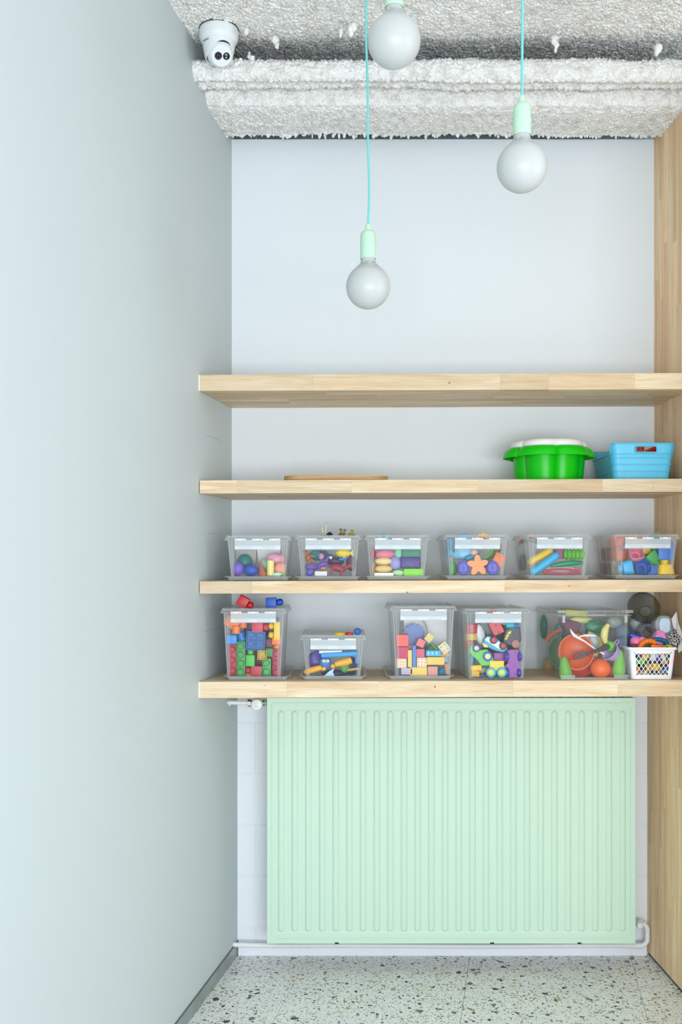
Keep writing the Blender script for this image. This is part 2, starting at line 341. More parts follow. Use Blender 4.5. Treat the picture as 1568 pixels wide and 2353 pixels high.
# faint scuffs on the left wall
def scuff(pts):
    q = []
    for (u, v) in pts:
        Y = 2533.0/(1208-u); q.append((XL(Y)+.0004, Y, HZ-(v-V0)/F*Y))
    return G().tube(q, .0007, 5)
for pts in ([(474, 999), (484, 1003), (492, 1007), (508, 1013)], [(478, 1224), (488, 1226), (498, 1226), (507, 1229)], [(463, 1442), (468, 1452), (480, 1449), (508, 1442)], [(457, 1240), (457.5, 1248)]):
    O('scuff', scuff(pts), plastic('#b3b8b6', .8), wl)
st(O('wall_light_block', G().box((4.35, 1.0, 1.6), (.1, 5.8, 3.4)), M_back, smooth=False), 'plain white wall out of view, added to cut light on the left wall')  # unseen wall added to keep side light off the left wall
# block wall (painted concrete blocks, running bond)
bw = st(E('wall_back'), 'white painted concrete block wall behind the radiator')
random.seed(3)
rz = [0.0]
vj = [2131, 2013, 1893, 1777, 1660, 1543]; zj = [HZ-(v-V0)/F*Y2 for v in vj]     # joint heights
xj = P(589, 1800, Y2).x
lev = [0, .105]+[.105+.196*k for k in range(1, 17)]
lev = [0]+[zj[0]+.1955*k for k in range(0, 17)]
for r_ in range(len(lev)-1):
    z0, z1 = lev[r_], lev[r_+1]
    x = xj-.4*3-(.2 if r_ % 2 else 0)
    while x < 1.45:
        a, b_ = x, x+.4
        if b_ > -.75 and a < 1.35:
            up = z0 > 2.9
            g = G().box(((a+b_)/2, Y2+.05+random.uniform(-.0004, .0006), (z0+z1)/2), (b_-a-.0035, .1, z1-z0-.0035), .0018)
            O('block', g, M_grey if up else M_block, bw)
        x += .4
O('mortar', G().box((.35, Y2+.06, 1.63), (2.3, .115, 3.3)), M_block, bw, smooth=False)
wp = st(O('wall_back_lining', slab([(XL(Y1)-.0, Y1), (XR(Y1), Y1), (XR(Y1+.05), Y1+.05), (XL(Y1+.05), Y1+.05)], 1.06, 3.075), M_back, smooth=False), 'smooth white lining board behind the shelves')
# skirting
bs = st(O('baseboard_left', slab([(XL(-1.8), -1.8), (XL(Y2), Y2), (XL(Y2)+.004, Y2-.004), (XL(-1.8)+.004, -1.8)], 0.001, .05), M_metal, smooth=False), 'grey metal skirting strip along the left wall')
O('top_edge', slab([(XL(-1.8), -1.8), (XL(Y2), Y2), (XL(Y2)+.005, Y2-.004), (XL(-1.8)+.005, -1.8)], .049, .051), plastic('#5d6765', .4), bs)
bb = st(O('baseboard_back', G().box((.385, Y2-.011, .026), (XR(Y2)-XL(Y2)-.01, .022, .052), .003), M_block), 'white painted skirting under the radiator')
# timber side panel of finger-jointed staves
wr = st(E('wall_right'), 'timber side panel of vertical finger-jointed staves')
random.seed(11)
ang = math.atan(-.0369)
yy = Y2; k = 0
while yy > 2.7:
    y1 = yy-.043; z = .012-random.uniform(0, .6); k += 1
    while z < 3.08:
        ln = random.uniform(.35, .95); a, b_ = max(z, .012), min(z+ln, 3.08)
        if b_-a > .02:
            h = (b_-a)
            g = G().box((0, 0, 0), (h-.0003, .0427, .04))
            cy = (yy+y1)/2
            o = O('stave', g, M_woodp, wr, (XR(cy)+.02, cy, (a+b_)/2), smooth=False)
            o.rotation_euler = (Matrix.Rotation(-ang*0+.0369, 3, 'Z') @ Matrix.Rotation(math.pi/2, 3, 'Y')).to_euler()
        z += ln
    yy = y1
pl = O('plinth', slab([(XR(Y2)+.004, Y2), (XR(2.7)+.004, 2.7), (XR(2.7)+.034, 2.7), (XR(Y2)+.034, Y2)], 0.001, .0115), M_black, wr, smooth=False)

# ---------------------------------------------------------------- ceiling: sprayed fibre over a ribbed deck, real lumps
ce = st(E('ceiling'), 'white sprayed fibre ceiling with a clotted surface')
prof = [(2.86, 3.224), (3.20, 3.224), (3.25, 3.225), (3.30, 3.230), (3.36, 3.240), (3.42, 3.247), (3.50, 3.250), (3.56, 3.246), (3.60, 3.225), (3.59, 3.180), (3.52, 3.166), (3.42, 3.160), (3.345, 3.160), (3.322, 3.156), (3.312, 3.144),
        (3.310, 3.122), (3.316, 3.102), (3.330, 3.092), (3.342, 3.098), (3.347, 3.112), (3.356, 3.112), (3.366, 3.101), (3.385, 3.095), (3.396, 3.102), (3.400, 3.125), (3.410, 3.150), (3.430, 3.146), (3.440, 3.115), (3.447, 3.085), (3.458, 3.068), (3.49, 3.060), (3.60, 3.059), (3.675, 3.062), (3.690, 3.075), (3.695, 3.12), (3.695, 3.22)]
def resample(pr, step):
    out = []
    for (a, b_) in zip(pr[:-1], pr[1:]):
        L_ = math.dist(a, b_); n = max(1, round(L_/step))
        for i in range(n): t = i/n; out.append((a[0]+(b_[0]-a[0])*t, a[1]+(b_[1]-a[1])*t))
    out.append(pr[-1]); return out
ps = resample(prof, .0027); NX = 640
nrm = []
for i in range(len(ps)):
    a = ps[max(i-4, 0)]; b_ = ps[min(i+4, len(ps)-1)]; dx, dy = b_[0]-a[0], b_[1]-a[1]; l = math.hypot(dx, dy); nrm.append((dy/l, -dx/l))
vs = []
N3 = noise.noise; VO = noise.voronoi
arc = 0
for i, (y, z) in enumerate(ps):
    ny, nz = nrm[i]; xa = XL(y)-.012; xb = XR(y)+.01
    if i: arc += math.dist(ps[i], ps[i-1])
    hidden = 3.43 < y < 3.61 and z > 3.15
    for j in range(NX+1):
        x = xa+(xb-xa)*j/NX
        if hidden and z < 3.2: vs.append((x, y, z)); continue
        p = Vector((x, arc*.9, z*.3)); h = N3(Vector((x*4, y*4, z*6)))*.007+N3(Vector((x*17, arc*12, 7)))*.005
        q = p*105+Vector((N3(p*40), N3(p*40+Vector((5, 5, 5))), 0))*1.3
        d1 = VO(q)[0][0]; h += .0095*(.55-min(d1, 1.0)**1.3)+.0045*N3(p*240)+.003*N3(p*420)
        if 3.22 < y < 3.45 and z > 3.2: h += .016*max(0, N3(Vector((x*9, 2, 4)))) *math.sin(math.pi*(y-3.22)/.23)
        # ragged lips: the coat hangs a little over each edge
        if nz < -.2 and ny > .15 or (3.375 < y < 3.398 and z < 3.104) or (3.31 < y < 3.34 and z < 3.1): h += .006*max(0, N3(Vector((x*75, 3, y*9)))+.2)
        if y > 3.665: h += .011*max(0, N3(Vector((x*65, 3, 1)))+.05)
        jx = .003*N3(p*130+Vector((9, 9, 9)))
        vs.append((x+jx, y+ny*h, z+nz*h))
fs = []
for i in range(len(ps)-1):
    for j in range(NX): a = i*(NX+1)+j; fs.append((a, a+1, a+NX+2, a+NX+1))
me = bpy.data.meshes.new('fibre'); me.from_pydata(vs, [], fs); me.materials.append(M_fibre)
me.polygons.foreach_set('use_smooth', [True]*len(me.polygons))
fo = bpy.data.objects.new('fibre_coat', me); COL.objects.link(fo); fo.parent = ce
# hanging clots: tapering stalactites with a rough skin
random.seed(5)
g = G()
def clot(c, r, elong=1.0):
    stt = len(g.v); n_, m_ = 10, 9
    g.lathe([(max(1e-5, math.sin(math.pi*j/m_)*(.62-.34*(1-j/m_)*min(1, elong/2))), -math.cos(math.pi*j/m_)*.5) for j in range(m_+1)], n_)
    for i in range(stt, len(g.v)):
        p = Vector(g.v[i]); w_ = p+Vector(c)*50; k = 1+.55*N3(w_*3.1)+.3*N3(w_*7); p = Vector((p.x*k*r*2+.3*r*N3(w_*2+Vector((4, 0, 0))), p.y*k*r*2, p.z*r*2*elong)); g.v[i] = tuple(p+Vector(c))
for k in range(70):                                   # fringe along the rear edge
    y = random.uniform(3.672, 3.688); x = random.uniform(XL(y), XR(y)); e_ = random.uniform(.8, 2.0); clot((x, y, 3.058), random.uniform(.0035, .0075), e_)
for (u, v, Y, r, e) in [(1275, 92, 3.24, .012, 1.5), (1279, 104, 3.24, .009, 1.6), (1277, 116, 3.24, .005, 1.8), (806, 70, 3.20, .011, 2.0), (814, 62, 3.20, .010, 1.6), (783, 76, 3.20, .007, 2.3), (632, 92, 3.25, .011, 1.4), (637, 104, 3.25, .008, 1.6), (580, 134, 3.315, .009, .9), (553, 137, 3.312, .006, .7), (573, 131, 3.315, .007, .9),
                         (1513, 112, 3.27, .012, 1.4), (1510, 122, 3.27, .007, 1.5), (566, 72, 3.2, .009, 1.5), (718, 312, 3.685, .004, 2.5), (748, 316, 3.685, .004, 2.6), (814, 314, 3.685, .005, 2.2), (979, 314, 3.685, .006, 2.0), (1421, 303, 3.685, .009, 1.2), (1416, 313, 3.685, .005, 2.4)]:
    clot(tuple(P(u, v, Y)), r, e)
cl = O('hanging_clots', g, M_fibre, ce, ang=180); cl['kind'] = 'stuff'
# small anchor plug by the duct lip
O('anchor_plug', G().cyl(.005, .012, tuple(P(573, 124, 3.33)), 'z', 10, .001), M_white, ce)
# dark slit in the rear layer and the ceiling slab above / towards the camera
O('deck', slab([(XL(-1.8)-.2, -1.8), (4.3, -1.8), (4.3, 2.87), (XR(2.87), 2.87), (XR(4.0), 4.0), (XL(4.0)-.2, 4.0)], 3.325, 3.40), M_grey, ce, smooth=False)
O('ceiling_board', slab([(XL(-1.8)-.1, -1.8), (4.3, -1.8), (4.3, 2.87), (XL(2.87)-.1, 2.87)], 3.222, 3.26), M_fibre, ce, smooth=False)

# ---------------------------------------------------------------- shelves (butted staves)
def shelf(i, label, joints):
    root = tag(E('wall_shelf', (0, 0, 0)), label, 'shelf', 'long timber shelves across the niche')
    random.seed(20+i); rows = [YS, YS+.046, YS+.092, YS+.138, YS+.184, YS+.230, YS+.276, YS+.322, Y1-.0006]
    for r_ in range(8):
        ya, yb = rows[r_]+.0001, rows[r_+1]-.0001
        xs = [None]
        if r_ == 0: xs += [P(u, 0, YS).x for u in joints]
        else:
            x = XL(ya)+random.uniform(.1, .45)
            while x < 1.1: xs.append(x); x += random.uniform(.22, .5)
        xs.append(None)
        for a, b_ in zip(xs[:-1], xs[1:]):
            xa0, xa1 = (XL(ya)+.0035, XL(yb)+.0015) if a is None else (a, a)
            xb0, xb1 = (XR(ya)-.0005, XR(yb)-.0005) if b_ is None else (b_-.0002, b_-.0002)
            cx = (xa0+xb0)/2; cy = (ya+yb)/2; g = G(); vv = []
            zt = ZT[i]; tb = zt-TH[i]
            for (x, y) in ((xa0, ya), (xb0, ya), (xb1, yb), (xa1, yb)):
                vv += [(x-cx, y-cy, tb+SL*(x+.478)-zt), (x-cx, y-cy, SL*(x+.478))]
            g.add(vv, [(0, 2, 4, 6), (7, 5, 3, 1), (0, 1, 3, 2), (2, 3, 5, 4), (4, 5, 7, 6), (6, 7, 1, 0)])
            O('stave', g, M_wood, root, (cx, cy, zt), smooth=False)
    if i in (0, 3):     # strip of white sealant where the front meets the wall
        O('sealant', G().box((XL(YS)+.0018, YS+.006, ZT[i]-TH[i]/2), (.0034, .012, TH[i])), M_caulk, root, smooth=False)
    return root
shelf(0, 'topmost empty timber shelf, thick pale oak board', [720, 1150, 1262, 1460])
shelf(1, 'second timber shelf from the top, carrying the green tub and blue basket', [545, 808, 1100, 1385])
shelf(2, 'third timber shelf from the top, carrying a row of six small toy boxes', [580, 1160, 1440])
shelf(3, 'lowest timber shelf just above the green radiator', [660, 870, 1180, 1420])

for (u, v, r_, par) in [(1033, 880, .0028, 0), (1308, 1347, .0020, 2), (937, 1361, .0026, 2), (1000, 1578, .0030, 3), (609, 1575, .0016, 3), (1501, 1121, .0018, 1)]:
    hub = [o for o in COL.objects if o.name.startswith('wall_shelf') and o.parent is None][par]
    O('knot', G().lathe([(r_, 0), (r_*.9, .0002), (.0001, .0003)], 12, tuple(P(u, v, YS)), 'y'), plastic('#8a6647', .7), hub)

# ---------------------------------------------------------------- radiator
def radiator():
    Yr = 3.68; s = Yr/F; x0 = P(614, 0, Yr).x; x1 = P(1461, 0, Yr).x; z0 = P(0, 2168, Yr).z; H = .90; W = x1-x0
    root = tag(E('radiator', ((x0+x1)/2, Yr, z0)), 'mint green ribbed panel radiator under the lowest shelf', 'radiator')
    pill = [((646.5+31.42*k)-614)*s-W/2 for k in range(26)]
    hw = 6.2*s; zt, zb = H-(1636-1605)*s, (2168-2141)*s
    def sm(t): t = max(0, min(1, t)); return t*t*(3-2*t)
    def rrsd(x, z, cx, cz, hx, hz, r): qx, qz = abs(x-cx)-hx+r, abs(z-cz)-hz+r; return math.hypot(max(qx, 0), max(qz, 0))+min(max(qx, qz), 0)-r
    def hgt(x, z):
        h = 0
        d = rrsd(x, z, 0, H/2+.0, W/2-.0165, H/2-.0185, .012)
        h += .0045*sm((.0035-abs(d))/.0035)*1.0                       # pressed line just inside the rim
        h += .0035*sm(-d/.004)
        d = rrsd(x, z, (pill[0]+pill[-1])/2, (zt+zb)/2, (pill[-1]-pill[0])/2+.017, (zt-zb)/2+.006, .010)
        h += .003*sm(-d/.005)
        k = min(range(26), key=lambda q: abs(pill[q]-x))
        d = rrsd(x, z, pill[k], (zt+zb)/2, hw, (zt-zb)/2, hw)
        h -= .0060*sm(-d/.0058+.5)
        return h
    nx = 560; xs = [-W/2+W*i/nx for i in range(nx+1)]
    zs = [0, .003, .007, .011, .013, .015, .017, .019, .021, .023, .026, .030, .034]+[.034+.002*k for k in range(1, 14)]+[.07+.0*1, .3, .6]
    zs = sorted(set(round(z, 4) for z in zs if z < zb+.02)|{.2, .45, .7}|set(round(zt-.014+.002*k, 4) for k in range(0, 16))|{round(H-z, 4) for z in (0, .003, .007, .011, .013, .015, .017, .019, .021, .023)})
    g = G(); n = nx+1
    g.v = [(x, hgt(x, z), z) for z in zs for x in xs]
    g.f = [(j*n+i, j*n+i+1, (j+1)*n+i+1, (j+1)*n+i) for j in range(len(zs)-1) for i in range(nx)]
    # turn the sheet into a closed pressing
    o0 = len(g.v); g.add([(-W/2, .012, 0), (W/2, .012, 0), (W/2, .012, H), (-W/2, .012, H)], [(0, 3, 2, 1)])
    m = len(zs)-1
    g.f += [tuple(range(0, n))+(o0+1, o0), tuple(range(m*n+n-1, m*n-1, -1))+(o0+3, o0+2), tuple(j*n for j in range(m, -1, -1))+(o0, o0+3), tuple(j*n+nx for j in range(0, m+1))+(o0+2, o0+1)]
    O('front_panel', g, M_rad, root, ang=50)
    for sx in (-1, 1): O('side_panel', G().box((sx*(W/2-.001), .052, H/2+.004), (.0035, .078, H-.012), .001), M_rad, root)
    O('rear_panel', G().box((0, .094, H/2), (W-.01, .010, H-.01), .002), M_rad, root)
    g = G(); g.box((0, .052, H-.006), (W-.01, .074, .003))
    for k in range(40): g.box((-W/2+.03+k*(W-.06)/39, .052, H-.003), (.006, .060, .005))
    O('top_grille', g, M_rad, root)
    for x in (-.42, .15, .47): O('bracket_clip', G().box((x, .004, .001), (.014, .012, .006), .001), M_black, root)
radiator()
# thermostat head and feed pipe (top left)
Yv = 3.70
v0 = P(592, 1618, Yv-.045); t = tag(E('radiator_valve', tuple(P(592, 1616, Yv))), 'white round thermostat head at the upper left corner of the radiator', 'valve')
O('thermostat_head', G().lathe([(.017, -.02), (.020, -.01), (.0215, .01), (.0215, .038), (.019, .045), (.012, .0475), (.0001, .048)], 28, axis='y'), M_white, t)
O('dial_mark', G().torus(.0075, .0007, (0, -.0475, .001), 18, 5, 30, 320).box((0, -.0478, -.001), (.0014, .001, .006)), plastic('#c3c8c9'), t)
O('valve_body', G().cyl(.011, .05, (0, .005, 0), 'x', 16).cyl(.014, .012, (-.030, .005, .0), 'x', 6).cyl(.012, .03, (0, .02, 0), 'y', 16), M_chrome, t)
O('tail_piece', G().cyl(.009, .045, (.035, .012, 0), 'x', 14), plastic('#9fc9ae'), t)
pa = P(527, 1613, 3.64); pb = P(577, 1613, Yv)
pz = P(592, 1616, Yv).z
t = tag(O('feed_pipe', G().tube([(XL(Yv)-.02, Yv+.005, pz+.002), (P(577, 0, Yv).x, Yv+.005, pz+.001)], .0078, 14), M_pipe), 'short white pipe from the left wall to the thermostat valve', 'pipe')
O('wall_collar', G().lathe([(.010, -.002), (.012, .001), (.010, .004)], 12, (XL(Yv)+.006, Yv+.005, pz), 'x'), M_caulk, t)
# return pipe along the skirting, elbow and lock valve (right)
Yp = 3.775; zp = P(0, 2173, Yp).z; zb_ = P(0, 2121, Yp).z; xe = P(1488, 0, Yp).x; R = .026
pts = [(XL(Yp)-.01, Yp, zp+.004)]+[(P(u, 0, Yp).x, Yp, zp+.0015*math.sin(u*.01)) for u in range(640, 1440, 60)]
pts += [(xe-R, Yp, zp)]+[(xe-R+R*math.sin(a), Yp, zp+R-R*math.cos(a)) for a in [math.pi/2*k/6 for k in range(1, 7)]]
pts += [(xe, Yp, zb_-R)]+[(xe-R+R*math.cos(a), Yp, zb_-R+R*math.sin(a)) for a in [math.pi/2*k/6 for k in range(1, 7)]]+[(P(1466, 0, Yp).x, Yp, zb_)]
t = tag(O('return_pipe', G().tube(pts, .0090, 14), M_pipe), 'long white pipe running along the skirting below the radiator', 'pipe')
for u in (688, 711): O('coupling_ring', G().cyl(.0105, .004, (P(u, 0, Yp).x, Yp, zp+.001), 'x', 16, .001), M_pipe, t)
O('coupling_sleeve', G().cyl(.0097, .036, (P(700, 0, Yp).x, Yp, zp+.001), 'x', 16), M_pipe, t)
O('coupling_sleeve', G().cyl(.0110, .022, (xe-R-.010, Yp, zp), 'x', 16, .001).cyl(.0098, .02, (xe-R-.03, Yp, zp), 'x', 16), M_pipe, t)
for dz in (.035, .062): O('coupling_ring', G().cyl(.0105, .004, (xe, Yp, zp+dz), 'z', 16, .001), M_pipe, t)
t = tag(E('lock_valve', (P(1469, 0, Yp).x, Yp, zb_)), 'small white lock valve beside the lower right corner of the radiator', 'valve')
O('valve_body', G().cyl(.013, .014, (.006, 0, 0), 'x', 6, .001).cyl(.010, .03, (-.008, 0, 0), 'x', 14), M_pipe, t)
O('valve_cap', G().lathe([(.012, 0), (.0125, .012), (.0125, .026), (.010, .030), (.0001, .031)], 18, (-.004, 0, 0), 'y'), M_pipe, t)
O('tail_piece', G().cyl(.008, .04, (-.03, 0, 0), 'x', 12), M_pipe, t)

# ---------------------------------------------------------------- pendant lamps
def pendant(u, v, Y, label, bend, r=.0625):
    c = P(u, v, Y); root = tag(E('pendant_lamp', tuple(c)), label, 'lamp', 'bare bulb pendant lamps')
    pr = [(.0001, -r)]+[(r*math.sin(a), -r*math.cos(a)) for a in [math.pi*k/28 for k in range(1, 23)]]
    a = math.pi*22/28; x, z = r*math.sin(a), -r*math.cos(a)
    pr += [(x*.86, z+.0055), (x*.72, z+.0105), (.0225, z+.0175), (.0205, z+.024), (.0198, z+.034), (.0195, z+.045), (.0001, z+.046)]
    O('bulb', G().lathe(pr, 40), M_bulb, root, ang=60)
    zs = z+.0285; R = .0222
    O('socket', G().lathe([(R-.0022, zs+.002), (R-.0003, zs), (R, zs+.004), (R*.99, zs+.066), (R*.9, zs+.074), (R*.7, zs+.0785), (.0085, zs+.080), (.0078, zs+.094), (.0060, zs+.099), (.0028, zs+.1005), (.0001, zs+.1006),
                          ][:-1]+[(.0026, zs+.08), (R-.0022, zs+.07)], 32, close=True), M_mint, root, ang=40)
    O('socket_liner', G().lathe([(R-.0045, zs+.005), (R-.0025, zs+.005), (R-.0025, zs+.03), (R-.0045, zs+.03)], 24, close=True), M_black, root)
    top = 3.222-c.z; pts = [(bend(q)*.001*(1 if q > 0 else 0), 0, zs+.095+(top-zs-.095)*q) for q in [k/30 for k in range(31)]]
    O('cord', G().tube(pts, .00315, 10), M_cord, root, ang=180)
    O('ceiling_rose', G().lathe([(.0001, top+.004), (.045, top+.004), (.045, top-.02), (.03, top-.026), (.0001, top-.027)], 28), M_mint, root)
pendant(846.5, 659, 2.826, 'lowest hanging round bulb, mint socket on a long wavy teal cord', lambda q: (2.5*math.sin(q*7)-4*q+1.5*math.sin(q*15)))
pendant(1200, 384, 2.49, 'round bulb in mint socket hanging on the right before the wall', lambda q: 1.2*math.sin(q*3))
pendant(906, 94, 2.37, 'highest round bulb whose mint socket is cut by the top of the photo', lambda q: 0)

# ---------------------------------------------------------------- dome security camera on the ceiling
def seccam():
    c = P(503, 62, 3.253); c.z = 3.218
    root = tag(E('security_camera', (c.x, c.y, c.z)), 'white dome security camera on the ceiling in the upper left corner', 'camera')
    M = paint('camera_white', '#e6ecee', .3, .02, 0)
    O('mount_base', G().lathe([(.0001, .004), (.061, .004), (.0625, 0), (.0635, -.004), (.0635, -.010), (.0628, -.026), (.059, -.036), (.054, -.041), (.0001, -.041)], 48), M, root)
    O('painted_shadow_ring', G().lathe([(.060, .001), (.0642, .001), (.0642, .003), (.060, .003)], 40, close=True), M_black, root)  # black ring paints the line of shade between base and ceiling
    # lower housing, cut open on the front right where the eyeball turns
    d = Vector((.30, -.70, -.66)).normalized(); bc = Vector((.004, -.006, -.076)); rb = .043
    hp = [(.054, -.036), (.0545, -.041), (.0535, -.050), (.0505, -.064), (.047, -.080), (.0435, -.092)]
    g = G(); n = 56; rings = []
    dirang = math.atan2(-.75, .45)
    def cut(a):     # lower edge of the housing rises in an arch towards the lens side
        x = math.cos(a-dirang); return max(0, x)**1.3
    m_ = 9
    for j in range(m_):
        ring = []
        for i in range(n):
            a = 2*math.pi*i/n; zl = -.094+.040*cut(a); z = -.037+(zl+.037)*j/(m_-1)
            r = .0545-(.0545-.0435)*(-(z+.037)/.057)**1.25 if z < -.037 else .0545
            ring.append((r*math.cos(a), r*math.sin(a), z))
        rings.append(ring)
    inner = [[(x*.93, y*.93, z) for x, y, z in r_] for r_ in reversed(rings)]
    g.loft(rings+inner, close=True); O('housing', g, M, root, ang=50)
    O('liner', G().lathe([(.0001, -.046), (.048, -.046), (.046, -.06), (.0001, -.06)], 32), M_black, root)
    ball = O('eyeball', G().ell((rb*2, rb*2, rb*2), (0, 0, 0), 40, 24), M, root, tuple(bc)+()) if False else None
    q = d.to_track_quat('Z', 'Y'); e = O('eyeball', G().lathe([(.0001, -rb)]+[(rb*math.sin(a), -rb*math.cos(a)) for a in [math.pi*k/26 for k in range(1, 18)]]+[(.0345, .0275), (.032, .0295), (.0001, .0305)], 44), M, root, tuple(bc))
    e.rotation_euler = q.to_euler()
    # lens and infrared lamp on the flat face
    inv = q.inverted(); right = (inv @ Vector((1, -.1, -.25))); right.z = 0; right.normalize()
    l1 = right*-.0115; l2 = right*.0150
    O('lens', G().lathe([(.0118, .0295), (.0118, .0320), (.0108, .0328), (.0060, .0322), (.0055, .0312), (.0001, .0325)], 28, (l1.x, l1.y, 0)), plastic('#20232a', .15), e)
    O('lens_glass', G().ell((.009, .009, .004), (l1.x, l1.y, .0326), 16, 8), plastic('#3b1f33', .05), e)
    O('infrared_lamp', G().lathe([(.0112, .0295), (.0112, .0318), (.0100, .0325), (.0001, .0320)], 28, (l2.x, l2.y, 0)), plastic('#14171c', .15), e)
    up = Vector((0, 0, 1)).cross(right)
    for k in (-1, 1):
        p = l2+up*k*.0042-right*.0008; O('lamp_chip', G().box((p.x, p.y, .0325), (.0052, .0052, .0018), .0008), plastic('#b9c4c8', .2), e)
    # small print on the housing
    fc = bpy.data.curves.new('maker_mark', 'FONT'); fc.body = 'HIKVISION'; fc.size = .0052; fc.extrude = .0003; fc.align_x = 'CENTER'; fc.align_y = 'CENTER'; fc.space_character = 1.05
    fc.materials.append(plastic('#2b3350'))
    a = math.radians(-132); r = .0542; f = bpy.data.objects.new('maker_mark', fc); COL.objects.link(f); bpy.context.view_layer.update(); tm = bpy.data.meshes.new_from_object(f.evaluated_get(bpy.context.evaluated_depsgraph_get())); bpy.data.objects.remove(f); f = bpy.data.objects.new('maker_mark', tm); COL.objects.link(f); f.parent = root
    f.location = (r*math.cos(a), r*math.sin(a), -.0505)
    nv = Vector((math.cos(a), math.sin(a), -.22)).normalized(); tx = Vector((-math.sin(a), math.cos(a), .0)).normalized(); tx = (tx-nv*tx.dot(nv)).normalized(); ty = nv.cross(tx)
    f.rotation_euler = Matrix((tx, ty, nv)).transposed().to_euler()
seccam()

# ---------------------------------------------------------------- storage boxes
M_lid = clear('lid_plastic', '#eef4f7', .12, .18)
M_tray = clear('tray_plastic', '#eaf1f3', .20, .2)
M_latch = clear('latch_plastic', '#eaf2f7', .42, .25)
M_latch2 = clear('latch_bar_plastic', '#f2f8fc', .80, .3)
M_clip = plastic('#eef3f4', .4); M_mark = plastic('#8b9294', .5)
M_rib = clear('rib_plastic', '#f2f8fb', .13, .2)
def stbox(uc, Yf, zb, Hb, cat, label, group, W=.237, D=.32, tray=True, rz=0, tray_dx=0, tray_big=1.0, tray_label=None, latch=True):
    """Yf: depth of the lid's front edge; zb: shelf height; Hb: height over all"""
    s = Yf/F; x = (uc-U0)*s; th = .014 if tray else 0
    c = Vector((x, Yf+D/2, zb))
    R_ = Matrix.Rotation(rz, 4, 'Z')
    if tray:
        tr = tag(E('plastic_tray', (x+tray_dx, Yf+D/2+.002, zb+.0012), (0, 0, rz)), tray_label or ('clear tray under the '+' '.join(label.replace(',', '').split()[:10])), 'tray', 'clear trays under the toy boxes')
        tw, td = W*tray_big*.985, D*.985
        lo = [rr(tw-.030, td-.030, .012, 0), rr(tw-.018, td-.018, .014, .010), rr(tw-.002, td-.002, .016, .0125), rr(tw, td, .016, .0145), rr(tw-.004, td-.004, .014, .0150), rr(tw-.020, td-.020, .014, .0120), rr(tw-.032, td-.032, .012, .0025)]
        O('dish', G().loft(lo), M_tray, tr)
        g = G()
        for i in range(3):
            for j in range(3): g.box(((i-1)*tw*.30+tw*.03, (j-1)*td*.28, .005), (.014, .020, .006), .002)
        O('rib_grid', g, M_tray, tr)
    root = tag(E('storage_box', (c.x, c.y, zb+th*.45), (0, 0, rz)), label, 'box', group)
    H = Hb-th*.45; hl = .019; z1 = H-hl+.004
    wb, db = W*.80, D*.84; wt, dt = W*.905, D*.925; T = .0016; r0 = .012
    N_ = 5
    outer = []
    for k in range(N_+1):
        q = k/N_; outer.append(rr(wb+(wt-wb)*q, db+(dt-db)*q, r0+.004*q, .002+(z1-.002)*q))
    inner = [rr(wb+(wt-wb)*(k/N_)-2*T, db+(dt-db)*(k/N_)-2*T, r0, .004+(z1-.004)*(k/N_)) for k in range(N_, -1, -1)]
    zl = z1-.036
    mb = clear('box_plastic', '#f4f9fb', .115, .12, window=(wb*.43, .008, zl, -db*.3), walpha=.022) if not bpy.data.materials.get('box_plastic_%d' % int(H*1000)) else bpy.data.materials['box_plastic_%d' % int(H*1000)]
    mb.name = 'box_plastic_%d' % int(H*1000)
    O('body', G().loft([rr(wb-.004, db-.004, r0, 0)]+outer+inner), mb, root)
    # moulded ribs either side of the clear front window
    g = G(); tilt = (dt-db)/2/z1
    for sx in (-1, 1):
        for k, e in enumerate((.90, 1.00)):
            xb_, xt_ = sx*wb/2*(.90 if k == 0 else .96), sx*wt/2*(.87 if k == 0 else .95)
            g.tube([(xb_, -db/2-.0004, .006), (xt_, -dt/2-.0004, z1-.004)], .0011, 6)
            g.tube([(xb_, db/2+.0004, .006), (xt_, dt/2+.0004, z1-.004)], .0011, 6)
        for q in (-.3, 0, .3): g.tube([(sx*(wb/2+.0002), q*db, .006), (sx*(wt/2+.0002), q*dt, z1-.004)], .0010, 6)
    O('moulded_ribs', g, M_rib, root)['kind'] = 'stuff'
    # lid
    zt = H; lo = [rr(W, D, .017, z1-.002), rr(W*.975, D*.982, .016, z1+.004), rr(W*.945, D*.96, .015, zt-.004), rr(W*.935, D*.952, .014, zt), rr(W*.915, D*.94, .013, zt), rr(W*.90, D*.925, .012, zt-.006), ]
    lo2 = [rr(W*.895, D*.92, .012, zt-.0078), rr(W*.925, D*.945, .013, zt-.003), rr(W*.955, D*.966, .014, z1+.004), rr(W*.988, D*.992, .016, z1-.002)]
    g = G(); n = len(lo[0]); g.loft(lo+lo2, close=True)
    g.add(lo[-1]+lo2[0], [tuple(range(n)), tuple(range(2*n-1, n-1, -1))])
    O('lid', g, M_lid, root)
    g = G()
    for q in (-.33, -.18, -.155, .0, .155, .18, .33): g.box((q*W, -D/2*.978, (z1+zt)/2+.001), (.0012, .003, zt-z1-.002))
    for q in (-.3, 0, .3): g.box((q*W, .0, zt-.0055), (.0014, D*.9, .003)); g.box((0, q*D, zt-.0055), (W*.88, .0014, .003))
    O('lid_ribs', g, M_rib, root)
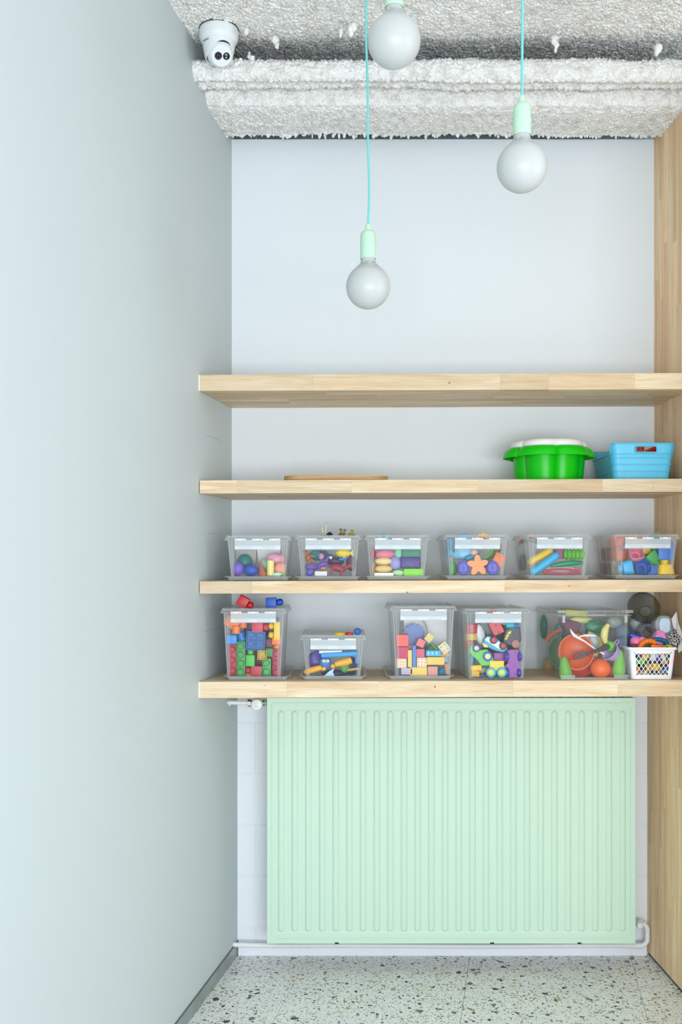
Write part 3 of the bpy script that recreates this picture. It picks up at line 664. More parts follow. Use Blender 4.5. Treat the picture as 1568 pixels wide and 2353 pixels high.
    if latch:
        lw = .158*W/.237; yf = -D/2*.985
        la = O('latch_handle', G().box((0, yf-.001, z1-.010), (lw, .003, .020), .001), M_latch, root)
        O('latch_bar', G().box((0, yf+.002, z1-.0265), (lw, .004, .0135), .001).box((0, yf-.0004, z1-.0195), (lw, .002, .002)), M_latch2, la)
        g = G()
        for q in (-.36, .14): g.box((q*lw+.016, yf-.0006, z1-.0275), (lw*.28, .0016, .007), .0006)
        O('grip_recess', g, M_latch, la)
        for q in (-1, 0, 1):
            hc = O('hinge_clip', G().box((q*lw*.375, yf-.0025, z1+.0008), (lw*.24, .004, .0062), .0008), M_clip, root)
            g = G()
            for e in (-.36, -.25, .25, .36): g.box((q*lw*.375+e*lw*.24, yf-.0047, z1+.0008), (.0028, .0006, .002))
            O('clip_slots', g, M_mark, hc)
    return dict(root=root, c=c, W=W, D=D, Yin=Yf+D*.08+.006, Yf=Yf, zb=zb+th*.45, H=H, rz=rz, label=label)

GS = 'small toy boxes on the third shelf'
YF = 3.385
def zs3(u): return ZT[2]+SL*((u-U0)/F*YF+.478)
def zs4(u): return ZT[3]+SL*((u-U0)/F*YF+.478)
AH = .1545
BX = {}
for key, u, W_, lab in [('A1', 592, .232, 'small lidded box with pastel toys, leftmost on the third shelf'),
                        ('A2', 754.5, .232, 'small lidded box full of dark purple and red rubber animals'),
                        ('A3', 914.5, .232, 'small lidded box with a lime green block and cream oval toys'),
                        ('A4', 1098, .230, 'small lidded box with an orange star between two violet wheels'),
                        ('A5', 1287, .232, 'small lidded box with a cyan tube and a green bellows toy'),
                        ('A6', 1490, .232, 'small lidded box of big coloured plugs, rightmost on the third shelf')]:
    BX[key] = stbox(u, YF, zs3(u), AH, 'box', lab, GS, W=W_, D=.30)
GT = 'toy boxes on the lowest shelf'
BX['B1'] = stbox(582, YF, zs4(582), .246, 'box', 'tall lidded box full of red, green and blue building bricks', GT, W=.230, D=.325, tray_dx=.012, tray_big=1.0)
BX['B2'] = stbox(766, YF, zs4(766), .1545, 'box', 'low lidded box with a blue googly-eyed toy, on the lowest shelf', GT, W=.232, D=.325)
BX['B3'] = stbox(974, YF, zs4(974), .252, 'box', 'tall lidded box of pale wooden cubes and blocks', GT, W=.236, D=.325, tray_dx=-.010)
BX['B4'] = stbox(1140, YF-.01, zs4(1140), .243, 'box', 'tall lidded box full of toy cars, without a tray', GT, W=.236, D=.33, tray=False, rz=math.radians(3))

# ---------------------------------------------------------------- toys: shape builders (local x right, y away, z up)
def star_poly(R, r, n=5, rot=90, rnd=True):
    out = []
    m = 10*n
    for i in range(m):
        a = 2*math.pi*i/m; k = (math.cos(a*n)+1)/2
        rad = r+(R-r)*k**.8
        out.append((rad*math.cos(a+math.radians(rot)), rad*math.sin(a+math.radians(rot))))
    return out
def toy(kind, u, v, w, h, Y0, col, a=0, **k):
    """w, h in photo pixels at the toy's own distance; Y0 = distance of its front face; returns its root"""
    s = Y0/F; W, H = w*s, h*s; d = k.get('d', min(W, H)); Yc = Y0+d/2; s = Yc/F; W, H = w*s, h*s
    pos = P(u, v, Yc); m = plastic(col, k.get('rough', .4)); name = k.get('name', kind); g = G(); kids = []
    if kind == 'ball': g.ell((W, d, H), n=24, k=16)
    elif kind == 'block': g.box((0, 0, 0), (W, d, H), k.get('bev', min(W, H, d)*.08), 2)
    elif kind == 'brick':       # building brick, studs up; n studs; body height share
        n = k.get('n', 1); hs = H*k.get('sh', .30); bh = H-hs; g.box((0, 0, -hs/2), (W, d, bh), .0018, 2)
        m2 = k.get('m', max(1, round(d/(W/n)))); r = min(W/n, d/m2)*.36
        for i in range(n):
            for j in range(m2): g.cyl(r, hs*1.02, (-W/2+W/n*(i+.5), -d/2+d/m2*(j+.5), H/2-hs/2), n=18, bev=hs*.22)
    elif kind == 'studface':    # brick whose studs face the camera: column of n
        n = k.get('n', 2); nx = k.get('nx', 1); bd = d*.6; g.box((0, d*.2, 0), (W, bd, H), .0018, 2)
        for j in range(n):
            for i in range(nx):
                cx = -W/2+W/nx*(i+.5); cz = -H/2+H/n*(j+.5); r = min(W/nx, H/n)*.37
                g.cyl(r, d*.42, (cx, -d*.29, cz), 'y', 20, bev=.003)
                kids.append(('stud_dimple', G().torus(r*.35, .0006, (cx, -d*.5, cz), 12, 4), col))
    elif kind == 'underface':   # hollow underside of a brick facing the camera
        n = k.get('n', 2); t = .0022; bd = d
        g.box((0, bd*.35, 0), (W, bd*.3, H), .001); 
        for sx in (-1, 1): g.box((sx*(W/2-t/2), 0, 0), (t, bd, H), .0004); g.box((0, 0, sx*(H/2-t/2)), (W, bd, t), .0004)
        if n > 1: g.box((0, bd*.05, 0), (t*.7, bd*.8, H-.002)); g.box((0, bd*.05, 0), (W-.002, bd*.8, t*.7))
        for i in range(n):
            for j in range(k.get('nz', n)):
                cx = -W/2+W/n*(i+.5); cz = -H/2+H/k.get('nz', n)*(j+.5); r = min(W/n, H/k.get('nz', n))
                g.lathe([(r*.26, 0), (r*.34, 0), (r*.34, bd*.55), (r*.26, bd*.55)], 16, (cx, bd*.25, cz), 'y', close=True)
    elif kind == 'cyl': g.cyl(W/2, H, n=24, bev=min(W, H)*.08, r2=k.get('r2', 1)*W/2)
    elif kind == 'disc': g.lathe([(W/2*.92, -d/2), (W/2, -d/2*.6), (W/2, d/2*.6), (W/2*.9, d/2), (W/2*.75, d/2*.9), (W/2*.6, d/2*.6), (W/2*.3, d/2*.6), (W/2*.25, d/2*1.1), (.0001, d/2*1.15)], 30, axis='y'); g.xf(Matrix.Diagonal((1, 1, H/W, 1)))
    elif kind == 'cup':         # hollow tapered cup, mouth towards +z (tilt it with rx)
        t = .002; r2 = k.get('taper', .72); g.lathe([(W/2*r2-.002, -H/2), (W/2*r2, -H/2+.002), (W/2*.95, H/2-.004), (W/2, H/2-.003), (W/2, H/2), (W/2-t, H/2), (W/2*.93-t, H/2-.004), (W/2*r2-t, -H/2+t+.002), (.0001, -H/2+t)], 30)
    elif kind == 'plug':        # squarish cup with a round neck, mouth at +z
        t = .0022; nk = k.get('neck', .5)
        L_ = [rr(W*nk, W*nk, W*nk*.48, -H/2), rr(W*nk, W*nk, W*nk*.48, -H/2+H*.30), rr(W*.88, W*.88, W*.28, -H/2+H*.34), rr(W, W, W*.22, H/2-.002), rr(W-.002, W-.002, W*.22, H/2), rr(W-2*t, W-2*t, W*.2, H/2), rr(W*.84-2*t, W*.84-2*t, W*.24, -H/2+H*.36), rr(W*nk*.8, W*nk*.8, W*nk*.38, -H/2+H*.35), rr(W*nk*.8, W*nk*.8, W*nk*.38, -H/2+.003)]
        g.loft(L_)
    elif kind == 'ring': g.torus(1, 1, n=4, k=3) if 0 else g.torus((W-H*0-2*k['t']*s)/2 if 't' in k else W*.4, (k['t']*s/2) if 't' in k else W*.1, n=36, k=12, sz=(H-k.get('t', w*.2)*s)/(W-k.get('t', w*.2)*s))
    elif kind == 'arc': g.torus(W/2, k['t']*s/2, n=20, k=12, a0=k['a0'], a1=k['a1'], sz=H/W)
    elif kind == 'rod': r = H/2; g.capsule((-W/2+r, 0, 0), (W/2-r, 0, 0), r, 16)
    elif kind == 'bentrod':
        r = k['t']*s/2; b = k.get('b', .2); n = 12; g.tube([((t_/n-.5)*(W-2*r), 0, b*H*(1-(2*t_/n-1)**2)) for t_ in range(n+1)], [r*(.55+.45*min(1, 3*min(t_/n, 1-t_/n))) for t_ in range(n+1)], 14)
    elif kind == 'star': g.extr(star_poly(H/2, H/2*.52), -d/2, d/2); m = m
    elif kind == 'gear': g.extr(star_poly(W/2, W/2*.86, k.get('n', 10)), -d/2, d/2)
    elif kind == 'bellows':
        n = k.get('n', 5); p = [(.0001, -W/2)]
        for i in range(n):
            x = -W/2+W*(i/n); q = H/2*(1-.12*i/n*k.get('tp', 1)); p += [(q*.72, x+.0005), (q, x+W/n*.35), (q, x+W/n*.55), (q*.72, x+W/n*.97)]
        p += [(H/2*.55, W/2), (H/2*.5, W/2+.002), (.0001, W/2+.002)]; g.lathe(p, 26, axis='x')
    elif kind == 'bowl':        # hollow round bowl, mouth towards the camera (tilt with rx/rz)
        R_ = W/2; dp = k.get('depth', .45)*W; t = .0022
        g.lathe([(R_*.45, -dp), (R_*.72, -dp*.8), (R_*.93, -dp*.35), (R_*.98, -.003), (R_+.003, 0), (R_+.003, .002), (R_-t*.3, .002), (R_*.93-t, -dp*.35), (R_*.72-t, -dp*.8+t), (R_*.45-t, -dp+t*1.4), (.0001, -dp+t*1.4)], 36, axis='y')
    elif kind == 'cone': g.lathe([(.0001, H/2), (W*.06, H/2*.96), (W/2*.96, -H/2+.002), (W/2*.9, -H/2), (.0001, -H/2)], 24)
    elif kind == 'lump':        # soft irregular piece
        g.ell((W, d, H), n=22, k=14); sd = k.get('seed', 1)
        g.v = [tuple(Vector(p)*(1+k.get('amp', .16)*noise.noise(Vector(p)*k.get('fr', 55)+Vector((sd, sd*3, 0))))) for p in g.v]
    elif kind == 'animal':      # rubber animal: trunk, neck, head, legs, tail
        b = W*.5; g.ell((b*1.25, d*.8, H*.52), (0, 0, .02*H)); 
        g.capsule((b*.45, 0, .1*H), (b*.8, 0, .32*H), H*.13); g.ell((b*.5, d*.5, H*.34), (b*.86, 0, .36*H)); g.capsule((b*.9, 0, .33*H), (b*1.12, 0, .26*H), H*.08)
        for sx in (-.38, .32):
            for sy in (-1, 1): g.capsule((b*sx, sy*d*.22, 0), (b*sx*1.15, sy*d*.26, -.42*H), H*.085)
        g.tube([(-b*.5, 0, .05*H), (-b*.8, 0, .0), (-b*1.0, 0, -.12*H), (-b*1.05, 0, -.25*H)], [H*.12, H*.08, H*.045, H*.015], 8)
    elif kind == 'fish':
        g.ell((W*.8, d*.8, H*.8), (-.05*W, 0, 0)); g.extr([(W*.3, 0), (W*.5, H*.4), (W*.44, 0), (W*.5, -H*.4)], -d*.1, d*.1); g.extr([(-W*.15, H*.35), (0, H*.55), (W*.15, H*.33)], -d*.08, d*.08); g.extr([(-W*.1, -H*.35), (0, -H*.52), (W*.12, -H*.33)], -d*.08, d*.08)
    o = O(name, g, m, None, tuple(pos), smooth=True, ang=k.get('ang', 40))
    rx, ry, rz = math.radians(k.get('rx', 0)), -math.radians(a), math.radians(k.get('rz', 0))
    o.rotation_euler = (Matrix.Rotation(ry, 3, 'Y') @ Matrix.Rotation(rz, 3, 'Z') @ Matrix.Rotation(rx, 3, 'X')).to_euler()
    for kn, kg, kc in kids:
        ob = O(kn, kg, plastic(kc if isinstance(kc, str) else col, .45), o)
    tag(o, k['label'], k.get('cat', 'toy'), k.get('group'))
    if k.get('dots'):           # printed or punched dots on a cube
        nx, nz, dc = k['dots']
        for i in range(nx):
            for j in range(nz): O('dot', G().cyl(min(W/nx, H/nz)*.2, .0012, (-W/2+W/nx*(i+.5), -d/2-.0002, -H/2+H/nz*(j+.5)), 'y', 12), plastic(dc), o)
    return o
def part(o, name, g, col, rough=.4, ang=40): return O(name, g, plastic(col, rough), o, ang=ang)

# ---------------------------------------------------------------- contents of the small boxes (third shelf)
Y = BX['A1']['Yin']
toy('ball', 547, 1307, 28, 32, Y, '#7a5cc9', label='violet ball with a white panel, low in the leftmost small box', cat='ball')
o = toy('ball', 563, 1292, 36, 38, Y+.045, '#1f8079', label='dark teal ball behind the violet and blue balls', cat='ball')
o = toy('ball', 577, 1310.5, 35, 27, Y, '#1d4fb5', label='royal blue oval ball at the bottom of the leftmost small box', cat='ball')
part(o, 'seam', G().torus(.0255, .0008, (0, 0, 0), 24, 4, sz=.76), '#3a68c6')
toy('cone', 601, 1307, 24, 36, Y+.004, '#b5604a', a=12, label='rust brown cone toy between the blue ball and yellow roll', name='toy_cone')
toy('ball', 610, 1300, 32, 34, Y+.05, '#a9dcc0', label='pale mint ball behind the yellow roll', cat='ball')
o = toy('cyl', 622, 1305, 17, 36, Y, '#efe08a', label='pale yellow upright roll standing in the leftmost small box', name='toy_roll')
toy('lump', 633, 1285, 44, 30, Y+.03, '#e9a3bd', label='soft pink cloth toy crumpled at the top right of the leftmost small box', name='cloth_toy')
toy('lump', 648, 1288, 22, 34, Y+.062, '#d8375a', label='crimson soft toy against the right wall of the leftmost small box', name='cloth_toy')
toy('ball', 644, 1307, 28, 30, Y+.005, '#f0a184', label='pale orange ball right of the yellow roll', cat='ball')
toy('lump', 651, 1316, 20, 15, Y+.045, '#7fd046', label='lime green lump in the bottom right corner of the leftmost small box', name='soft_toy')
toy('lump', 637, 1320, 22, 10, Y-.002, '#bfe9c8', label='pale green flat piece beneath the pale orange ball', name='soft_toy', seed=4)
toy('lump', 541, 1311, 14, 26, Y+.04, '#d53b4e', label='red piece at the far left of the leftmost small box', name='soft_toy')
toy('block', 566, 1286, 46, 44, Y+.12, '#b9b9b2', d=.02, label='grey board standing behind the balls in the leftmost small box', name='grey_board', cat='board', rz=4)
toy('block', 619, 1284, 52, 50, Y+.13, '#f0f0f0', d=.006, label='white paper sheet standing behind the yellow roll', name='paper_sheet', cat='paper', a=4)

Y = BX['A2']['Yin']
o = toy('animal', 709, 1281, 26, 30, Y, '#a4632c', a=80, d=.03, label='brown rubber animal standing on end at the left of the animal box')
o = toy('lump', 733, 1275, 44, 26, Y+.06, '#2f8f97', label='teal soft piece at the top of the animal box', name='rubber_piece')
toy('rod', 755, 1274, 44, 4.5, Y-.004, '#2b3550', a=-18, label='thin dark navy stick across the top of the animal box', name='toy_stick')
o = toy('animal', 741, 1297, 44, 26, Y+.002, '#6c45b0', a=24, d=.028, label='purple rubber animal tilted upwards in the middle of the animal box')
toy('cone', 763, 1279, 8, 12, Y, '#ececf2', a=-55, label='small white horn beside the purple rubber animal', name='toy_horn')
toy('lump', 739, 1278, 12, 16, Y+.01, '#d98cc0', label='small pink figure above the purple rubber animal', name='rubber_figure', seed=2)
o = toy('fish', 791, 1271, 44, 22, Y, '#f0cf1c', d=.03, label='yellow rubber fish with a white eye', name='rubber_fish')
part(o, 'eye', G().ell((.006, .004, .006), (-.014, -.0115, .003)).ell((.0025, .002, .0025), (-.014, -.0135, .003)), '#f4f4f0')
toy('lump', 787, 1285, 18, 9, Y+.012, '#2374c9', label='bright blue piece just under the yellow rubber fish', name='rubber_piece')
toy('lump', 808, 1294, 26, 34, Y+.03, '#5a3a63', label='dusky plum lump at the right of the animal box', name='rubber_piece', seed=5, d=.04)
o = toy('animal', 777, 1306, 58, 34, Y+.0, '#9c2f45', a=-14, d=.036, label='dark red rubber animal lying in the right half of the animal box')
toy('lump', 770, 1290, 40, 22, Y+.05, '#4a3656', label='dark violet lump behind the dark red rubber animal', name='rubber_piece', seed=8)
toy('lump', 742, 1305, 22, 12, Y+.012, '#b98a3d', label='small gold lump in the middle of the animal box', name='rubber_piece', seed=9)
toy('lump', 717, 1303, 32, 22, Y+.035, '#8f6ab5', label='lilac lump low at the left of the animal box', name='rubber_piece', seed=11, d=.03)
o = toy('block', 738, 1318, 28, 11, Y, '#d9d9da', d=.02, label='white ribbed comb-like piece on the bottom of the animal box', name='ribbed_piece')
for k in range(6): part(o, 'rib', G().box((-.017+.0068*k, -.0105, 0), (.003, .002, .013)), '#f4f4f2')
toy('lump', 713, 1315, 20, 17, Y, '#5a54c4', a=30, label='blue-violet lump in the bottom left corner of the animal box', name='rubber_piece', seed=13)
# rubber animals lying on the lid, legs in the air
zl = BX['A2']['zb']+BX['A2']['H']
def legs(u, col, dxs, hh, label):
    Yc = YF+.09; s = Yc/F; x = (u-U0)*s; g = G(); g.ell((.026, .03, .010), (0, 0, .004))
    for dx, l, lean in dxs:
        g.tube([(dx, 0, .004), (dx+lean*.5, 0, l*.55), (dx+lean, 0, l)], [.0045, .0032, .0035], 10); g.ell((.012, .012, .0065), (dx+lean, -.001, l+.001))
    o = O('rubber_animal', g, plastic(col, .35), None, (x, Yc, zl+.001)); return tag(o, label, 'toy')
legs(745, '#cfc6b4', [(-.004, .028, -.003), (.003, .041, .006)], 0, 'cream rubber animal lying on the lid with two legs up')
legs(786, '#8a7331', [(0.000, .020, -.004), (.006, .018, .004)], 0, 'brown and gold rubber animal upside down on the lid')
legs(808, '#b0a02c', [(0, .016, .003)], 0, 'small olive gold rubber animal near the right end of the lid')
legs(757, '#1c1e26', [(0, .008, .002)], 0, 'black rubber piece beside the cream animal on the lid')

Y = BX['A3']['Yin']
toy('lump', 885, 1274, 44, 24, Y+.01, '#e58398', label='rose pink soft piece at the top left of the third small box', name='soft_toy', seed=21, d=.03)
toy('lump', 916, 1272, 20, 26, Y+.012, '#8ad3ae', label='mint green piece beside the rose pink one', name='soft_toy', seed=22)
toy('block', 945, 1270, 42, 22, Y+.012, '#11785f', label='dark green block at the upper right of the third small box', name='toy_block', cat='block', d=.03)
toy('ball', 882, 1289.5, 40, 17, Y, '#ecd590', label='upper cream oval toy in the third small box', name='oval_toy', d=.026)
toy('ball', 882, 1307, 40, 17, Y, '#e8c67a', label='lower cream oval toy in the third small box', name='oval_toy', d=.026)
o = toy('ball', 909, 1294, 30, 32, Y, '#9f9bd3', label='lilac ball in the middle of the third small box', cat='ball')
o = toy('block', 944, 1293, 46, 26, Y, '#43307f', d=.028, bev=.008, label='dark violet rounded toy with swirls, above the lime block', name='swirl_toy')
for k, (x, z, R) in enumerate([(-.012, 0, .009), (.012, .004, .007), (.018, -.008, .005)]): part(o, 'swirl', G().torus(R, .0009, (x, -.0142, z), 20, 5, 0, 300), '#5c479c')
toy('block', 950, 1315, 46, 18, Y, '#86d92e', d=.03, bev=.006, label='lime green long block on the bottom of the third small box', name='toy_block', cat='block')
toy('lump', 916, 1316, 26, 14, Y, '#b7e6b0', label='pale green piece left of the lime block', name='soft_toy', seed=25)
toy('block', 882, 1320, 44, 8, Y, '#f2ece0', d=.05, label='white flat piece under the cream oval toys', name='flat_piece')
o = toy('disc', 882, 1243, 38, 34, Y+.02, '#4aa7d6', label='blue and yellow striped disc sticking out over the lid', name='striped_disc', d=.008)
for k in (-1, 1): part(o, 'stripe', G().box((k*.012, -.0045, 0), (.008, .0012, .040)), '#e8c63a')
toy('lump', 858, 1272, 12, 30, Y+.05, '#d6375c', label='crimson piece behind the frosted left wall of the third small box', name='soft_toy', seed=27)
toy('lump', 860, 1305, 14, 26, Y+.045, '#f0a23c', label='orange piece behind the frosted left wall of the third small box', name='soft_toy', seed=28)
toy('lump', 967, 1308, 14, 28, Y+.05, '#8ecf4e', label='green piece behind the right wall of the third small box', name='soft_toy', seed=29)

Y = BX['A4']['Yin']
o = toy('star', 1098, 1299, 46, 50, Y-.002, '#f4954f', a=4, d=.016, label='orange star standing in front of the violet wheels', name='toy_star', ang=60)
for (u, w_, lab) in ((1065, 28, 'left'), (1132.5, 29, 'right')):
    o = toy('disc', u, 1305, w_, 33, Y, '#6560c8', d=.02, label='violet toy wheel on the %s side of the orange star' % lab, name='wheel_toy', cat='wheel')
    part(o, 'axle', G().cyl(.002, .005, (0, -.012, 0), 'y', 10), '#2c2a5a')
toy('lump', 1064, 1272, 46, 32, Y+.02, '#8fcbe8', d=.04, label='light blue crumpled cloth at the upper left of the star box', name='cloth_toy', seed=31, amp=.3)
o = toy('cyl', 1036, 1258, 24, 44, Y+.10, '#2f9edb', label='bright blue tube at the left of the star box', name='toy_tube')
toy('ball', 1036, 1271, 13, 13, Y+.012, '#1fa3da', label='small blue knob in front of the bright blue tube', name='blue_bead')
toy('rod', 1085, 1279, 36, 12, Y+.012, '#238fae', a=20, label='teal rod above the orange star', name='toy_rod')
for k, (r_, c_, l_) in enumerate([(30, '#3e9b4a', 'dark green arch over the orange star'), (21, '#79c94a', 'lime green arch inside the dark green arch'), (40, '#9a4a3a', 'brown-red arch outside the dark green arch')]):
    toy('arc', 1110, 1260, r_*2, r_*2, Y+.035+.003*k, c_, t=8, a0=-95+5*k, a1=15, label=l_, name='toy_arch')
toy('block', 1146, 1287, 26, 30, Y+.01, '#ee7a35', a=-25, label='orange wedge at the right of the star box', name='toy_block', cat='block', d=.03)
toy('rod', 1140, 1280, 50, 9, Y+.04, '#6aa9b8', a=38, label='grey-blue rod leaning behind the orange wedge', name='toy_rod')
toy('lump', 1040, 1308, 26, 32, Y+.03, '#58a844', label='green piece in the lower left corner of the star box', name='soft_toy', seed=33)
toy('ball', 1090, 1270, 18, 16, Y+.01, '#eec0b0', label='pale peach ball above the orange star', cat='ball')
o = toy('gear', 1111, 1243, 38, 38, Y+.03, '#f2b81e', d=.006, n=12, label='yellow flower-edged disc sticking out over the lid of the star box', name='toy_gear')
part(o, 'inner_disc', G().cyl(.019, .004, (-.004, -.005, -.004), 'y', 24), '#cf2430'); part(o, 'green_cap', G().cyl(.010, .004, (.006, -.009, -.006), 'y', 20), '#58b53c')
toy('disc', 1099, 1246, 26, 26, Y+.045, '#7a3f94', d=.006, label='purple disc behind the yellow flower-edged disc', name='toy_disc')
toy('disc', 1065, 1240, 36, 28, Y+.04, '#5cb8e0', d=.010, label='light blue disc just under the lid of the star box', name='toy_disc')

Y = BX['A5']['Yin']
toy('rod', 1241, 1279, 66, 17, Y+.016, '#ecc62e', a=30, label='yellow tube lying tilted behind the cyan tube', name='toy_tube')
toy('rod', 1252, 1296, 80, 18, Y-.002, '#25b0df', a=36, label='cyan tube lying tilted at the front of its box', name='toy_tube')
toy('bentrod', 1304, 1297, 88, 16, Y+.004, '#128a5c', a=6, t=13, b=.15, label='green curved tube below the bellows toy', name='toy_tube')
toy('bellows', 1320, 1274, 46, 27, Y, '#5ab42f', a=0, rz=-28, label='green ribbed bellows toy', n=5)
toy('block', 1288, 1272, 26, 24, Y+.03, '#8a2a63', label='dark magenta block left of the bellows toy', name='toy_block', cat='block')
o = toy('ring', 1291, 1314, 92, 16, Y+.002, '#d4334c', t=4.5, label='red flattened ring on the bottom of the cyan tube box', name='toy_ring')
toy('ring', 1288, 1308, 74, 13, Y+.018, '#c9cfd2', t=5, label='pale grey flattened ring above the red ring', name='toy_ring')
o = toy('ring', 1203, 1292, 46, 58, Y+.19, '#2d4780', d=.03, t=14, rz=76, label='navy ribbed wheel standing at the left wall of its box', name='wheel_toy', cat='wheel')
toy('arc', 1217, 1252, 46, 30, Y+.06, '#c4454a', t=5, a0=20, a1=160, label='red arch at the upper left of the cyan tube box', name='toy_arch')
toy('arc', 1217, 1256, 52, 24, Y+.075, '#4fa878', t=5, a0=20, a1=160, label='green arch behind the red arch', name='toy_arch')
toy('lump', 1198, 1296, 9, 30, Y+.235, '#d9a03c', label='ochre piece at the back left of the cyan tube box', name='soft_toy', seed=41)

Y = BX['A6']['Yin']
def plug(u, v, w_, h_, y, c, a, rx, lab, **k): return toy('plug', u, v, w_, h_, Y+y, c, a=a, rx=rx, label=lab, name='toy_plug', cat='toy plug', **k)
plug(1419, 1249, 36, 34, .07, '#ee6a28', 0, 0, 'orange plug cup, mouth up, high at the left of the plug box')
plug(1424, 1284, 34, 36, .075, '#f0713a', 0, 0, 'orange plug cup under the high orange one')
toy('cyl', 1412, 1277, 20, 22, Y+.135, '#e65a1e', label='orange round stud beside the dark red plug', name='toy_stud', cat='toy plug')
plug(1394, 1277, 26, 28, .215, '#9a2834', 4, 60, 'dark red plug cup at the left wall of the plug box')
plug(1461, 1276, 32, 30, 0, '#e886a0', 8, 62, 'pink plug cup with its mouth to the front', neck=.55)
plug(1500, 1283, 30, 38, .004, '#36a048', 42, 12, 'green plug cup tilted to the left')
toy('block', 1528, 1266, 36, 40, Y+.012, '#2d74d3', d=.04, label='blue plug block at the upper right of the plug box', name='toy_plug', cat='toy plug')
plug(1528, 1305, 38, 34, .0, '#efc824', 0, 172, 'yellow plug standing neck up in the bottom right corner')
plug(1475, 1305, 36, 30, 0, '#2a66bd', 0, 68, 'dark blue plug cup with its mouth to the front, bottom of the plug box')
plug(1435, 1305, 34, 32, .004, '#3fb1e4', -80, 0, 'sky blue plug lying on its side')
plug(1406, 1306, 24, 30, .18, '#22315e', -90, 0, 'navy plug at the bottom left of the plug box')
toy('block', 1412, 1304, 12, 30, Y+.085, '#e8dcb0', d=.02, label='cream strip piece between the navy and sky blue plugs', name='toy_block', cat='block')
plug(1391, 1308, 22, 28, .225, '#a72a3c', 0, 0, 'dark red plug low at the back left of the plug box')
plug(1481, 1262, 34, 22, .04, '#e0b82e', 0, 180, 'yellow plug under the lid of the plug box')
toy('block', 1500, 1310, 26, 22, Y+.016, '#2f6fc4', d=.03, label='blue block between the dark blue cup and yellow plug', name='toy_block', cat='block')
toy('ball', 1505, 1237, 28, 20, Y+.06, '#3d9a86', label='teal ball pressed under the lid of the plug box', cat='ball')
toy('block', 1460, 1236, 40, 12, Y+.07, '#ee8658', d=.05, label='pale orange block pressed under the lid of the plug box', name='toy_block', cat='block')

# ---------------------------------------------------------------- tall box of building bricks
Y = BX['B1']['Yin']; b1 = 'building bricks'
def brick(kind, u, v, w_, h_, y, c, a, lab, **k): return toy(kind, u, v, w_, h_, Y+y, c, a=a, label=lab, name='toy_brick', cat='toy brick', group=b1, **k)
brick('block', 534, 1431, 32, 24, .01, '#ef7d2f', -35, 'orange brick at the top left of the brick box', d=.035)
brick('cyl', 543, 1447, 19, 18, .0, '#f08743', 0, 'round orange stud below the top left orange brick')
brick('cyl', 559, 1434, 19, 18, .004, '#ee7a34', 0, 'round orange stud right of the top left orange brick')
brick('brick', 599, 1441, 22, 38, 0, '#cf3547', -92, 'red brick lying on its side near the top of the brick box', sh=.34)
brick('brick', 631, 1449, 41, 27, .0, '#f2cb22', 90, 'yellow two-stud brick on its side at the upper right', n=2, m=1, sh=.48)
brick('underface', 588, 1472, 43, 43, 0, '#1772bd', -3, 'blue square brick showing its hollow underside', n=2, d=.022)
brick('block', 533, 1469, 24, 20, .002, '#1c8be0', 0, 'bright blue brick at the left wall of the brick box', d=.03)
brick('cyl', 555, 1463, 20, 22, .02, '#1f7fd0', 20, 'round blue stud left of the hollow blue brick')
brick('block', 578, 1438, 22, 26, .04, '#3b3560', 0, 'dark indigo brick behind the side-lying red brick', d=.03)
brick('studface', 554, 1514, 20, 80, 0, '#2f9c3e', 0, 'long green four-stud brick standing upright', n=4, d=.03)
brick('brick', 576, 1511, 20, 38, 0, '#3dbb4a', 0, 'bright green single brick with its stud up', sh=.33)
brick('underface', 603, 1505, 21, 21, 0, '#d8b72e', -4, 'small yellow brick showing its hollow underside', n=1, d=.02)
brick('studface', 613, 1533, 20, 40, 0, '#36a848', 0, 'green two-stud brick standing at the bottom', n=2, d=.03)
brick('studface', 636, 1523, 20, 64, 0, '#a82342', 0, 'dark red three-stud brick upright at the right wall', n=3, d=.03)
brick('brick', 584, 1541, 23, 38, 0, '#b52238', 88, 'dark red brick on its side at the bottom', sh=.32)
brick('studface', 535, 1516, 19, 72, .018, '#c22838', 0, 'red three-stud brick upright at the left wall', n=3, d=.03)
brick('block', 619, 1499, 18, 19, .012, '#2c8a45', 0, 'small green brick behind the hollow yellow one', d=.024)
brick('brick', 636, 1478, 20, 26, .006, '#ef7d2c', 180, 'orange brick under the yellow two-stud brick', sh=.4)
brick('block', 617, 1478, 22, 20, .03, '#7a1f3c', 0, 'maroon brick between the blue and orange bricks', d=.03)
brick('block', 622, 1441, 44, 40, .10, '#2a5fb0', 8, 'blue brick deep in the upper right of the brick box', d=.04)
brick('block', 545, 1490, 40, 40, .09, '#1e6fb8', -12, 'blue brick behind the long green brick', d=.05)
brick('block', 600, 1520, 60, 60, .09, '#a02438', 6, 'red brick behind the bottom row of bricks', d=.05)
brick('block', 590, 1462, 60, 50, .10, '#4a3a78', -8, 'violet brick behind the hollow blue one', d=.05)
brick('block', 545, 1411, 26, 14, .03, '#f0905a', 20, 'pale orange brick just below the lid', d=.03)
brick('block', 573, 1551, 14, 9, .02, '#e2a32c', 0, 'amber brick corner at the bottom of the box', d=.02)
# two bricks lying on the lid
zt1 = BX['B1']['zb']+BX['B1']['H']
o = toy('brick', 565, 1384, 24, 38, YF+.06, '#c81e2c', a=-118, sh=.36, d=.036, label='red brick lying tilted on the lid of the brick box', name='toy_brick', cat='toy brick'); o.location.z = zt1+.015
o = toy('brick', 631, 1379, 22, 39, YF+.07, '#1552c0', a=-88, sh=.38, d=.034, label='blue brick lying on the lid of the brick box', name='toy_brick', cat='toy brick'); o.location.z = zt1+.0165

